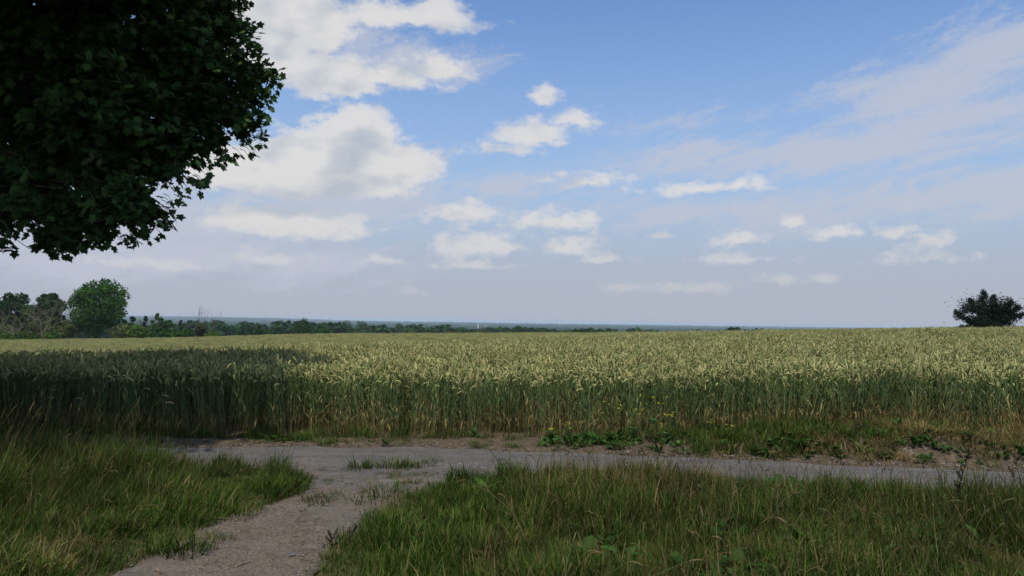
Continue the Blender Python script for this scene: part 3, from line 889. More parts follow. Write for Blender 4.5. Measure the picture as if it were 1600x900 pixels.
o = scatter('loose_gravel', np.stack([sa_[:, 0], sa_[:, 1], H(sa_[:, 0], sa_[:, 1]) + 0.006], -1), np.stack([rng.uniform(-.3, .3, len(sp)), rng.uniform(-.3, .3, len(sp)), rng.uniform(0, 6.28, len(sp))], -1), np.repeat(sa_[:, 2:3], 3, 1), rng.integers(0, 4, len(sp)), [stone_mesh(i) for i in range(4)], 'gravel_stones')
tag(o, 'fine loose gravel and grit strewn over the track and verge', 'gravel', kind='stuff')

# ------------------------------------------------------------------ single tufts on the track
TUFTS = [ # u, v(base), kind, scale, label
    (560, 734, 'mid', .62, 'wide low green grass tuft on the grey path, left of a taller one'),
    (618, 732, 'mid', .70, 'tallest bushy green grass tuft in the middle of the path junction'),
    (663, 727, 'short', .75, 'small green grass tuft on the path, nearest the wheat side'),
    (657, 743, 'short', .50, 'tiny grass tuft on the path below another small tuft'),
    (618, 743, 'short', .40, 'tiniest grass sprig just under the bushy path tuft'),
    (635, 757, 'dry', .45, 'thin half dry grass tuft at the right rim of the track mouth'),
    (595, 775, 'short', 1.1, 'spreading grass patch at the right rim of the gravel track'),
    (498, 784, 'short', .8, 'lone little grass tuft in the middle of the gravel track'),
    (384, 802, 'short', .75, 'green grass tuft above the broken stick'),
    (331, 848, 'short', .65, 'small grass tuft on bare gravel below the broken stick'),
    (285, 866, 'mid', .75, 'leafy grass tuft jutting into the gravel at lower left'),
    (508, 695, 'lush', .45, 'bright low grass tuft on the sandy verge beyond the junction'),
    (742, 699, 'lush', .35, 'small green grass tuft on the pale verge near the picture centre'),
    (798, 699, 'lush', .40, 'green grass tuft on the verge left of the yellow flowered rosette'),
    (1098, 682, 'tall', .62, 'dark bushy grass tuft standing at the left end of the earth bank'),
]
for (u, v, k, s, lab) in TUFTS:
    x, y = ground(u, v)
    b0, nn = kinds[k]
    t = empty('grass_tuft', (x, y, Hs(x, y)), R.uniform(0, 6.28), lab, 'grass tuft')
    o = bpy.data.objects.new('blades', GV[b0 + R.randrange(nn)]); COL.objects.link(o); o.parent = t
    s *= 1.3; o.scale = (s * 1.3, s, s * .8)
    o2 = bpy.data.objects.new('blades', GV[b0 + R.randrange(nn)]); COL.objects.link(o2); o2.parent = t
    o3 = bpy.data.objects.new('blades', GV[kinds['short'][0] + R.randrange(5)]); COL.objects.link(o3); o3.parent = t
    o3.scale = (s * 1.5, s * 1.1, s * .8); o3.location = (-.05 * s, -.02, 0); o3.rotation_euler = (0, 0, 4)
    o2.scale = (s, s, s * .65); o2.location = (0.16 * s, 0.03, 0); o2.rotation_euler = (0, 0, 2)

# ------------------------------------------------------------------ weeds
WL = (0.075, 0.16, 0.035)
def broad_weed(u, v, s, n, lab, seed, upright=False, col=WL):
    rnd = random.Random(seed); x, y = ground(u, v)
    t = empty('broad_leaved_weed', (x, y, Hs(x, y)), rnd.uniform(0, 6.28), lab, 'weed')
    for i in range(n):
        mb = MB(); a = 6.28 * i / n * 1.618 * 2; d = Vector((math.cos(a), math.sin(a), 0))
        L = s * rnd.uniform(.6, 1.1)
        z = rnd.uniform(0, .4) * s if upright else 0
        leaf_outline(mb, d * .01 + Vector((0, 0, z)), d, L, L * rnd.uniform(.16, .24), rnd.uniform(.5, 1.1), rnd.uniform(.4, 1.1), tuple(q * rnd.uniform(.8, 1.2) for q in col))
        mb.build('leaf', M_grass, t)
    return t
broad_weed(846, 697, .17, 9, 'green rosette of broad leaves with yellow flowers on the verge', 1)
broad_weed(760, 770, .20, 8, 'leafy dock plant among the right hand grass near the track mouth', 2)
broad_weed(815, 768, .16, 7, 'smaller pale dock leaves in the right hand grass', 3)
broad_weed(945, 695, .15, 8, 'low leafy weed on the verge left of the yellow flowered cluster', 4)
broad_weed(985, 697, .14, 8, 'low dark weed beneath the left yellow flowers', 5)
broad_weed(1060, 700, .15, 8, 'low weed on the verge right of the yellow flowered cluster', 6)
broad_weed(1250, 712, .24, 12, 'largest bright green leafy weed at the foot of the earth bank', 7, True)
broad_weed(1215, 708, .18, 9, 'leafy weed to the left of the largest bank weed', 8, True)
broad_weed(1345, 714, .16, 9, 'green leafy weed at the verge below dry bank grass', 9, True)
broad_weed(1385, 706, .15, 8, 'round leaved weed with a yellow fleck on the bank face', 10, True)
broad_weed(1555, 706, .15, 8, 'leafy weed in the hollow at the right end of the bank', 11, True)
broad_weed(1090, 698, .15, 8, 'sprawling weed under the dark bank tuft', 12)
broad_weed(742, 684, .16, 8, 'green nettle like weed against the wheat left of centre', 13, True)

def mustard(u, v, h, n_br, lab, seed, nleaf=5):
    rnd = random.Random(seed); x, y = ground(u, v)
    t = empty('yellow_flowered_weed', (x, y, Hs(x, y)), rnd.uniform(0, 6.28), lab, 'weed', 'yellow flowered weeds at the wheat edge')
    mb = MB(); tips = []
    top = Vector((rnd.uniform(-.05, .05), rnd.uniform(-.05, .05), h))
    mb.tube([(0, 0, 0), top * .5 + Vector((.01, 0, 0)), top], [.005, .004, .002], (.09, .15, .05), 5)
    tips.append(top)
    for i in range(n_br):
        p = top * rnd.uniform(.35, .8); a = rnd.uniform(0, 6.28)
        e = p + Vector((math.cos(a) * .14, math.sin(a) * .14, rnd.uniform(.08, .22))) * (h / .5)
        mb.tube([p, (p + e) / 2 + Vector((0, 0, -.01)), e], [.003, .0025, .0015], (.09, .16, .05), 4); tips.append(e)
    mb.build('stem', M_grass, t)
    for e in tips:
        for k in range(1 if rnd.random() < .6 else 2):
            f = MB(); cpos = e + Vector((rnd.uniform(-.02, .02), rnd.uniform(-.02, .02), rnd.uniform(0, .02)))
            for q in range(4):
                a = q * 1.571 + rnd.random(); d = Vector((math.cos(a), math.sin(a), .35))
                s_ = Vector((-math.sin(a), math.cos(a), 0))
                f.add([cpos, cpos + d * .010 - s_ * .008, cpos + d * .019, cpos + d * .010 + s_ * .008], [(0, 1, 2, 3)], (.72, .66, .03))
            f.build('flower', M_petal, t)
    for i in range(nleaf):
        mb = MB(); a = rnd.uniform(0, 6.28); d = Vector((math.cos(a), math.sin(a), 0)); z = rnd.uniform(.02, .55) * h
        leaf_outline(mb, top * (z / h), d, rnd.uniform(.09, .16), .03, .8, .9, (.07, .14, .045)); mb.build('leaf', M_grass, t)
mustard(860, 688, .14, 3, 'short yellow flowered weed rising from the leafy rosette', 30, 3)
mustard(890, 684, .20, 3, 'small yellow flowered weed against brown wheat stems', 31)
mustard(955, 690, .50, 4, 'yellow flowered weed left of the tall cluster', 32)
mustard(990, 690, .42, 5, 'brightest yellow flowered weed just inside the wheat edge', 33, 7)
mustard(1020, 692, .62, 6, 'tallest yellow flowered weed in the wheat edge cluster', 34, 9)
mustard(1045, 692, .36, 5, 'yellow flowered weed at the right of the tall cluster', 35, 7)
mustard(1115, 690, .22, 3, 'yellow flowered weed on the left end of the bank', 36)
mustard(1140, 694, .20, 3, 'low yellow flowered weed beside the bank weeds', 37)
mustard(5, 700, .30, 3, 'yellow flowered weed at the far left in the shade', 38)

# tall stalks standing in the near grass
def stalk(u0, v0, D, u1, v1, r, lab, seed, twigs=8, col=(.05, .045, .03), name='dock_stalk'):
    rnd = random.Random(seed); p0 = at(u0, v0, D); p1 = at(u1, v1, D)
    gz = Hs(p0.x, D); p0 = Vector((p0.x, D, gz))
    t = empty(name, p0, 0, lab, 'plant stalk')
    L = p1 - p0; mb = MB()
    n = 8; pts = [L * (i / n) + Vector((math.sin(i * 1.1 + seed) * .008, 0, 0)) for i in range(n + 1)]
    mb.tube(pts, [r * (1 - .7 * i / n) for i in range(n + 1)], col, 5); mb.build('stem', M_grass, t)
    for i in range(twigs):
        f = MB(); q = rnd.uniform(.4, 1.0); p = L * q; a = rnd.uniform(0, 6.28)
        e = p + Vector((math.cos(a) * .04, math.sin(a) * .04, .07))
        f.tube([p, (p + e) / 2, e], [.002, .004, .0015], col, 4)
        for k in range(5):
            c0_ = p + (e - p) * (k / 5) + Vector((rnd.gauss(0, .006), rnd.gauss(0, .006), 0)); f.tube([c0_, c0_ + Vector((rnd.gauss(0, .006), rnd.gauss(0, .006), .012))], [.005, .002], col, 4)
        f.build('seed_cluster', M_grass, t)
stalk(1472, 830, 5.3, 1524, 655, .005, 'tall dark leaning dock stalk rising above the right hand grass', 1, 12)
stalk(1255, 800, 5.6, 1345, 668, .0035, 'thin dark slanting stem in front of the bank', 2, 5)
stalk(516, 905, 5.2, 520, 838, .004, 'short dark stalk on the right rim of the gravel track', 3, 4)
stalk(538, 880, 5.4, 556, 826, .003, 'thin leaning stalk beside the short dark one on the track rim', 4, 3)
stalk(1132, 800, 5.8, 1160, 690, .003, 'straw coloured leaning stem in the grass right of centre', 5, 4, (.30, .23, .12), 'seed_stalk')
stalk(1560, 840, 5.0, 1590, 700, .004, 'dark grass stalk at the right edge', 6, 4)

# tall flowering grasses leaning over the left side
def seed_grass(u, D, h, lean, lab, seed):
    rnd = random.Random(seed); d = ray(u, 600); x = d.x * D
    t = empty('seed_grass', (x, D, Hs(x, D)), 0, lab, 'grass stem', 'flowering grass stems leaning over the dark wheat')
    mb = MB(); pts = [Vector((0, 0, 0))]
    for i in range(1, 7):
        q = i / 6; pts.append(Vector((lean * h * q ** 2, .05 * q, h * q * (1 - .12 * q * abs(lean)))))
    mb.tube(pts, [.0028 - .0003 * i for i in range(7)], OLV, 3); mb.build('stem', M_grass, t)
    f = MB(); ear(f, pts[-1], Vector((lean, 0, .7)), .11, .0042, (.30, .25, .14), rnd, 9, 4, .8); f.build('seed_head', M_grass, t)
for i, (u, D, h, ln, lab) in enumerate([(165, 8.3, .86, .45, 'flowering grass stem with pale head, highest over the dark wheat'), (185, 8.5, .78, .6, 'arching grass stem with a pale bent head beside the highest one'), (205, 8.2, .72, .5, 'third pale headed grass stem, right of the arching one'), (30, 7.6, .80, .3, 'flowering grass stem near the left edge'), (90, 7.9, .74, .2, 'flowering grass stem between the left edge stem and the highest')]):
    seed_grass(u, D, h, ln, lab, 50 + i)

# broken stick and twigs on the track
def stick(u0, v0, u1, v1, r, lab, seed):
    a = ground(u0, v0); c = ground(u1, v1); x, y = a
    t = empty('stick', (x, y, Hs(x, y) + r + .006), 0, lab, 'stick')
    L = Vector((c[0] - a[0], c[1] - a[1], 0)); side = Vector((-L.y, L.x, 0)).normalized()
    mb = MB(); pts = [L * (i / 6) + side * math.sin(i * 1.7 + seed) * r * .8 for i in range(7)]
    mb.tube(pts, [r * (.7, 1, .95, 1.0, .85, .8, .5)[i] for i in range(7)], (.3, .2, .1), 7)
    mb.build('bark', M_wood, t)
    e = MB(); e.tube([Vector((0, 0, 0)) - L.normalized() * .004, L.normalized() * .05], [r * .72, r * 1.02], (.5, .4, .3), 7); e.build('broken_end', M_pale, t)
M_pale, nb = mat('fresh_split_wood')
tcn = M_pale.node_tree.nodes.new('ShaderNodeTexCoord')
out(M_pale, princ(nb, nb.mix(nb.noise(tcn.outputs['Object'], 60, 4), C4(.22, .16, .10), C4(.36, .27, .18)), .8, .2))
stick(327, 811, 354, 814, .008, 'short broken stick with a pale end at the left rim of the track', 1)
stick(368, 888, 392, 880, .004, 'thin dry twig lying on the lower gravel track', 2)
stick(244, 893, 252, 899, .007, 'dark stub of wood at the bottom left of the track', 3)
def pebble(u, v, r, lab, seed, m=None):
    x, y = ground(u, v); o = bpy.data.objects.new('stone', stone_mesh(seed, r)); COL.objects.link(o)
    o.location = (x, y, Hs(x, y) + r * .35 + .004); o.rotation_euler = (0, 0, seed); tag(o, lab, 'stone')
    if m: o.data.materials.clear(); o.data.materials.append(m)
M_white, nb = mat('pale_flint')
out(M_white, princ(nb, C4(.36, .35, .33), .7, .3))
M_slate, nb = mat('blue_grey_stone')
out(M_slate, princ(nb, C4(.07, .07, .08), .8, .3))
pebble(718, 726, .014, 'small white stone on the grey path left of the tall grass', 61, M_white)
pebble(617, 754, .016, 'small pale stone at the right rim of the track mouth', 62, M_white)
pebble(457, 870, .022, 'bluish grey stone set in the gravel near the bottom', 63, M_slate)
pebble(477, 797, .015, 'small dark stone in the upper gravel track', 64, M_slate)

# ------------------------------------------------------------------ trees beyond the field
def rnd_dir(rnd):
    z = rnd.uniform(-1, 1); a = rnd.uniform(0, 6.283); s = math.sqrt(1 - z * z); return Vector((s * math.cos(a), s * math.sin(a), z))
def crown_mesh(seed, w, h, base, col, nclump, nleaf, leaf, shape='round', clump=.17, squash=.8, twiggy=0.0, col2=None):
    """crown of many small leaf faces grouped in clumps; w, h overall size, base = height of its underside"""
    rnd = random.Random(seed); mb = MB()
    ch = h - base; cz = base + ch / 2
    for i in range(nclump):
        d = rnd_dir(rnd); q = rnd.uniform(.25, 1) ** .45
        cr = clump * w * rnd.uniform(.6, 1.25)
        c = Vector((d.x * max(.1, (w / 2 - cr * .8)) * q, d.y * max(.1, (w / 2 - cr * .8)) * q, d.z * max(.1, (ch / 2 - cr * .7)) * q))
        tz = (c.z + ch / 2) / ch
        if shape == 'cone': f = 1.15 - tz * .95; c.x *= f; c.y *= f; cr *= (.45 + f * .6)
        elif shape == 'dome': f = .75 + .5 * (1 - tz); c.x *= f; c.y *= f
        elif shape == 'vase': f = .55 + .6 * tz; c.x *= f; c.y *= f
        c.z += cz
        k = rnd.uniform(.75, 1.25); cc_ = lerp3(col, col2, rnd.random()) if col2 else col
        for j in range(nleaf):
            n = rnd_dir(rnd); n.z = n.z * .9 + .15
            p = c + Vector((n.x, n.y, n.z * squash)) * cr * rnd.uniform(.45, 1.08) ** .6
            if twiggy and rnd.random() < .12: p += n * cr * rnd.random() * twiggy
            nn = (n * .8 + rnd_dir(rnd) * .75).normalized()
            t1 = nn.cross(Vector((.2, .3, .9))); t1 = t1.normalized() if t1.length > .01 else Vector((1, 0, 0)); t2 = nn.cross(t1)
            a = rnd.uniform(0, 6.28); t1, t2 = t1 * math.cos(a) + t2 * math.sin(a), t2 * math.cos(a) - t1 * math.sin(a)
            s = leaf * rnd.uniform(.6, 1.3); k2 = k * rnd.uniform(.8, 1.2)
            mb.add([p - t1 * s, p - t2 * s * .6, p + t1 * s, p + t2 * s * .6 + nn * s * .25], [(0, 1, 2), (0, 2, 3)], tuple(x_ * k2 for x_ in cc_))
    return mb
def limbs(mb, rnd, p, d, L, r, depth, spread=.6, col=(.1, .08, .06), gen=3, up=.15, sides=5):
    pts = [p.copy()]; rs = [r]; q = p.copy(); dd = d.copy()
    for i in range(3):
        dd = (dd + rnd_dir(rnd) * .18 + Vector((0, 0, up * .3))).normalized(); q = q + dd * L / 3; pts.append(q.copy()); rs.append(r * (1 - .22 * (i + 1)))
    mb.tube(pts, rs, col, max(3, sides), cap=False)
    if depth > 0:
        for k in range(gen):
            t = rnd.uniform(.35, 1.0) if k else 1.0
            pp = pts[0].lerp(q, t) if t < 1 else q
            nd = (dd + rnd_dir(rnd) * spread + Vector((0, 0, up))).normalized()
            limbs(mb, rnd, pp, nd, L * rnd.uniform(.55, .8), r * (.5 if t < 1 else .6), depth - 1, spread, col, gen, up, sides - 1)
def tree(name, u, vbase, vtop, wpx, D, col, lab, cat='tree', shape='round', seed=1, base=.12, nclump=40, nleaf=60, leaf=.28, clump=.17, trunk=True, twiggy=0, col2=None, group=None, mat_=None):
    g = at(u, vbase, D); x = g.x; z0 = Hs(x, D)
    top = at(u, vtop, D).z; h = top - z0; w = wpx / F * D
    t = empty(name, (x, D, z0), 0, lab, cat, group)
    rnd = random.Random(seed * 13 + 5)
    if trunk:
        mb = MB(); limbs(mb, rnd, Vector((0, 0, -.3)), Vector((0, 0, 1)), h * .45, h * .028, 2, .8, (.1, .08, .06), 4, .1, 6); mb.build('trunk', M_farbark, t, True)
    crown_mesh(seed, w, h, h * base, col, nclump, nleaf, leaf, shape, clump, twiggy=twiggy, col2=col2).build('crown', mat_ or M_far, t)
    return t
DG = (.028, .074, .018); MG = (.040, .105, .018); BG = (.075, .145, .025); OG = (.085, .105, .035); BL = (.022, .042, .024); RB = (.14, .085, .04)
tree('ash_tree', 152, 530, 431, 97, 168, MG, 'big round bright green tree standing alone left of the hedge bushes', seed=3, base=.03, nclump=120, nleaf=110, leaf=.30, clump=.13, col2=(.050, .125, .020))
tree('dark_tree', 18, 530, 453, 62, 185, DG, 'dark broad tree at the left edge behind bare twigs', seed=4, nclump=90, nleaf=110, leaf=.42, base=.05)
tree('dark_tree', 45, 530, 466, 30, 182, DG, 'narrower dark tree between the edge tree and the flat topped one', seed=5, nclump=40, nleaf=90, leaf=.42, base=.05)
tree('flat_topped_tree', 76, 528, 455, 46, 180, (.045, .085, .028), 'greyish green flat topped tree beside the big round tree', seed=6, nclump=80, nleaf=100, leaf=.42, base=.08, clump=.19)
tree('small_tree', 205, 528, 487, 26, 182, DG, 'dark small tree peeping out right of the big round tree', seed=7, nclump=18, nleaf=60, leaf=.28, shape='cone')
tree('conical_tree', 227, 527, 491, 17, 176, DG, 'slim conical tree, first of the small trees right of the round tree', seed=8, nclump=16, nleaf=60, leaf=.26, shape='cone')
tree('young_tree', 245, 527, 489, 22, 174, MG, 'young tree with ragged top, left one of a close pair', seed=9, nclump=22, nleaf=60, leaf=.26, twiggy=1)
tree('young_tree', 262, 527, 493, 18, 176, MG, 'young tree, slightly lower right one of a close pair', seed=10, nclump=18, nleaf=60, leaf=.26, twiggy=1)
tree('conical_tree', 282, 525, 498, 15, 178, DG, 'small dark conical tree left of the bare birch', seed=11, nclump=14, nleaf=60, leaf=.25, shape='cone')
# shrubs of the hedge
SH = [(20, 538, 519, 70, 160, BG, 'bright green low bramble hedge at the left edge'), (75, 536, 517, 50, 160, BG, 'bright green low bush under the flat topped tree'),
      (104, 534, 497, 38, 163, OG, 'olive bush touching the left of the big round tree'), (60, 534, 493, 46, 172, OG, 'olive brown bush behind the bare twiggy tree'),
      (190, 531, 501, 34, 165, OG, 'olive bush touching the right of the big round tree'), (214, 530, 505, 32, 165, BG, 'yellow green bush right of the olive hedge bush'),
      (243, 529, 509, 34, 162, DG, 'dark green rounded bush under the young pair of trees'), (270, 528, 510, 34, 164, MG, 'mid green bush right of the dark rounded bush'),
      (290, 527, 512, 26, 166, MG, 'low green bush left of the bare birch'), (312, 526, 506, 20, 168, (.07, .08, .04), 'dull brown green bush at the foot of the bare birch'),
      (330, 526, 517, 24, 166, BG, 'flat pale green bush right of the bare birch'), (8, 534, 500, 40, 175, OG, 'olive bush at the very left edge')]
for i, (u, vb, vt, w, D, c_, lab) in enumerate(SH):
    tree('hedge_bush', u, vb, vt, w, D, c_, lab, 'bush', 'dome', 40 + i, 0.0, 22, 60, .26, .2, trunk=False, group='bushes along the left field edge')
# trees right of them, nearer the valley
MT = [(350, 505, 18, 230, DG, 'cone', 'small pointed dark tree, first right of the pale bank'), (366, 509, 12, 240, MG, 'cone', 'tiny conical tree left of the middle hedge trees'),
      (378, 508, 14, 240, DG, 'round', 'little dark tree between two conical ones'), (392, 509, 14, 235, MG, 'cone', 'little green conical tree right of the little dark one'), (408, 505, 22, 230, MG, 'round', 'loose green small tree left of the gap before the oak'),
      (436, 504, 18, 230, MG, 'cone', 'small tree close to the left of the dark oak'), (424, 510, 14, 235, DG, 'round', 'low dark tree in the gap before the oak'),
      (476, 495, 44, 250, DG, 'dome', 'broad dark oak with rounded crown, largest tree left of the centre'), (500, 505, 26, 255, MG, 'round', 'green tree leaning on the right of the broad oak'),
      (512, 506, 18, 265, MG, 'round', 'smaller green tree two right of the broad oak')]
for i, (u, vt, w, D, c_, shp, lab) in enumerate(MT):
    tree('field_edge_tree', u, 527, vt, w, D, c_, lab, 'tree', shp, 70 + i, .05, 26 if w > 20 else 12, 60, .30, .2, trunk=False if w < 40 else True, group='trees behind the far field edge')
# low scrub along the far edge of the wheat, some of it rusty
SCR = [(548, 515, 24, MG), (560, 518, 14, RB), (640, 519, 24, RB), (668, 519, 20, OG), (702, 518, 24, RB), (735, 518, 22, OG), (752, 517, 18, RB), (778, 519, 20, MG), (815, 515, 26, MG), (846, 518, 20, RB), (880, 517, 22, MG), (905, 515, 20, DG), (930, 518, 20, MG)]
names_ = {MG: 'green', RB: 'rusty brown', OG: 'olive', DG: 'dark green'}
ordw = ['first', 'second', 'third', 'fourth', 'fifth', 'sixth', 'seventh', 'eighth']; cnt = {}
for i, (u, vt, w, c_) in enumerate(SCR):
    k = cnt.get(c_, 0); cnt[c_] = k + 1
    tree('low_scrub', u, 524, vt, w, 165 if c_ in (RB, OG) else 210, c_, 'low scrub bush on the far wheat edge, %s %s one from left' % (ordw[k], names_[c_]), 'bush', 'dome', 90 + i, 0, 12, 50, .26, .22, trunk=False, group='low scrub behind the far edge of the wheat')

# valley trees that can be told apart
VT = [(565, 503, 26, 600), (595, 505, 20, 620), (622, 506, 18, 640), (690, 508, 14, 560), (720, 509, 20, 600), (762, 510, 22, 620), (790, 511, 18, 600), (805, 509, 12, 520), (812, 508, 26, 500),
      (845, 512, 24, 560), (900, 512, 28, 520), (938, 513, 20, 560), (1020, 514, 30, 620), (540, 501, 22, 640), (650, 508, 20, 600)]
VL = ['darkest wide valley tree right of the field edge trees', 'valley tree just right of the darkest wide one', 'third valley tree left of the white towers', 'small valley tree between two wider crowns', 'wide valley tree left of the white towers',
      'wide valley tree under the white towers', 'valley tree right of the white towers', 'narrow valley tree left of the highest central crown', 'highest central valley tree right of the white towers', 'rounded valley tree next right of the highest central crown', 'long low dark valley tree right of centre',
      'last round valley tree right of centre', 'lowest valley tree before the plain opens at right', 'bluish valley tree beside the field edge trees', 'valley tree in the gap left of centre']
for i, ((u, vt, w, D), lab) in enumerate(zip(VT, VL)):
    tree('valley_tree', u, 530, vt - 2, w * 1.3, D, DG, lab, 'tree', 'dome', 120 + i, .0, 16, 50, .9, .22, trunk=False, group='trees down in the valley')

# bare trees and the birch
def bare_tree(name, u, vtop, D, lab, seed, L, n, r, col, mat_, spread=.8, up=.05, depth=3):
    rnd = random.Random(seed); g = at(u, 525, D); z0 = Hs(g.x, D)
    t = empty(name, (g.x, D, z0), 0, lab, 'tree')
    tr = MB(); h = at(u, vtop, D).z - z0
    tr.tube([(0, 0, -.3), (.1, 0, h * .15), (.2, .1, h * .3)], [r * 1.5, r * 1.2, r], col, 6); tr.build('trunk', mat_, t)
    for k in range(n):
        mb = MB(); a = 6.28 * k / n + rnd.random(); 
        limbs(mb, rnd, Vector((.15, .05, h * rnd.uniform(.12, .3))), Vector((math.cos(a) * .9, math.sin(a) * .9, rnd.uniform(.5, 1.2))).normalized(), h * L, r * .75, depth, spread, col, 3, up, 4)
        mb.build('branch', mat_, t)
bare_tree('bare_tree', 22, 478, 158, 'leafless greyish twiggy tree at the far left in front of the dark trees', 1, .42, 6, .16, (.3, .25, .2), M_dead, .9, .02)
bare_tree('bare_tree', 65, 470, 156, 'second leafless spreading tree, just left of the big round tree', 2, .46, 7, .17, (.3, .25, .2), M_dead, .9, .05)
bare_tree('bare_birch', 319, 487, 170, 'thin pale half bare birch standing above the low bushes', 3, .42, 5, .08, (.3, .25, .2), M_dead, .5, .35)
# dark thorn on the right brow
def thorn():
    u, D = 1546, 64; g = at(u, 513, D); z0 = Hs(g.x, D); t = empty('hawthorn_tree', (g.x, D, z0), 0, 'dark wind ragged hawthorn standing alone above the wheat at the right', 'tree')
    rnd = random.Random(8); h = at(u, 440, D).z - z0; w = 112 / F * D
    tr = MB(); tr.tube([(0, 0, -.2), (.1, 0, .6), (.15, 0, 1.1)], [.22, .17, .14], (.1, .08, .06), 7); tr.build('trunk', M_farbark, t)
    tips = []
    class TMB(MB): pass
    for k in range(15):
        mb = MB(); a = 6.28 * k / 15 + rnd.random() * .3; el = rnd.uniform(.05, 1.25)
        d = Vector((math.cos(a) * math.cos(el), math.sin(a) * math.cos(el), math.sin(el)))
        L0 = rnd.uniform(.85, 1.1) * (w * .5 if el < .7 else h * .62)
        p = Vector((.1, 0, rnd.uniform(.5, 1.0))); pts = [p]; q = p.copy(); dd = d.copy()
        for i in range(8):
            dd = (dd + rnd_dir(rnd) * .16 + Vector((0, 0, .02))).normalized(); q = q + dd * L0 / 8; q.z = max(q.z, .5); pts.append(q.copy())
        mb.tube(pts, [.075 * (1 - i * .105) + .008 for i in range(9)], (.08, .06, .05), 4)
        for i in range(2, 9):
            for z in range(5):
                nd = (dd * .7 + rnd_dir(rnd) * .8 + Vector((0, 0, .25))).normalized(); L1 = L0 * rnd.uniform(.12, .26) * (1 - .4 * (i / 8))
                e = pts[i] + nd * L1; mb.tube([pts[i], (pts[i] + e) / 2 + rnd_dir(rnd) * .03, e], [.02, .012, .005], (.08, .06, .05), 3, cap=False)
                for s in range(5): tips.append((pts[i].lerp(e, rnd.uniform(.35, 1.02)), L1))
        mb.build('branch', M_farbark, t)
    fo = crown_mesh(9, w * .86, h * .84, h * .08, (.020, .034, .020), 46, 150, .075, 'dome', .15, twiggy=1.2)
    for (p, L1) in tips:
        for j in range(20):
            pp = p + rnd_dir(rnd) * rnd.uniform(.02, .24); nn = rnd_dir(rnd); t1 = nn.cross(Vector((.3, .2, .9))).normalized(); t2 = nn.cross(t1); s = rnd.uniform(.035, .07); k = rnd.uniform(.7, 1.3)
            fo.add([pp - t1 * s, pp - t2 * s * .6, pp + t1 * s, pp + t2 * s * .6], [(0, 1, 2), (0, 2, 3)], tuple(x_ * k for x_ in (.020, .034, .020)))
    fo.build('crown', M_far, t)
thorn()

# two white towers far out in the valley
M_wt, nb = mat('white_render')
out(M_wt, princ(nb, C4(.78, .78, .76), .6, .3))
def tower(u, vt, vb, wpx, D, lab):
    p = at(u, vt, D); zb = at(u, vb, D).z; z0 = Hs(p.x, D); h = p.z - z0; r = wpx / F * D / 2
    t = empty('white_tower', (p.x, D, z0), 0, lab, 'tower', 'white towers in the valley')
    mb = MB(); mb.tube([(0, 0, 0), (0, 0, h * .5), (0, 0, h * .93)], [r * 1.15, r, r * .9], (.8, .8, .8), 14); mb.build('shaft', M_wt, t)
    mb = MB(); mb.tube([(0, 0, h * .93), (0, 0, h * .95), (0, 0, h)], [r * 1.15, r * 1.2, r * 1.05], (.8, .8, .8), 14); mb.build('cap', M_wt, t)
tower(747, 507, 513, 1.3, 2600, 'taller white tower in the valley, left of the pair')
tower(758.5, 509, 514, 1.1, 2650, 'shorter white tower in the valley, right of the pair')

# far-off woods and hedgerows: a mass of crowns nobody could count
fw = [crown_mesh(200 + i, 12, 11, 0, DG, 12, 26, 1.3, 'dome', .24).mesh('far_crown', M_far) for i in range(4)]
fp = []
for D in np.exp(np.linspace(math.log(480), math.log(9000), 46)):
    D = float(D)
    for k in range(int(34 + 12 * R.random())):
        t0 = R.uniform(-.85, .85); ln = R.uniform(.012, .09) * (1 if D < 2500 else 1.6); sp_ = 9.0
        n = max(3, min(70, int(ln * D / sp_)))
        for q in range(n):
            tq = t0 + ln * q / n
            y = D * (1 + .02 * math.sin(q * .7 + k)) + R.gauss(0, D * .004); x = tq * D + R.gauss(0, 3)
            fp.append((x, y, R.uniform(.7, 1.35) * (1 + D / 9000)))
fa = np.array(fp); print('far crowns', len(fp))
if len(fa) > 52000: fa = fa[rng.permutation(len(fa))[:52000]]
o = scatter('distant_woodland', np.stack([fa[:, 0], fa[:, 1], H(fa[:, 0], fa[:, 1]) - .5], -1), np.stack([np.zeros(len(fa))] * 2 + [rng.uniform(0, 6.28, len(fa))], -1), np.stack([fa[:, 2] * 1.5, fa[:, 2] * 1.5, fa[:, 2]], -1), rng.integers(0, 4, len(fa)), fw, 'woodland_crowns')
tag(o, 'blue hazed woods and hedgerows stretching across the plain', 'woodland', kind='stuff')

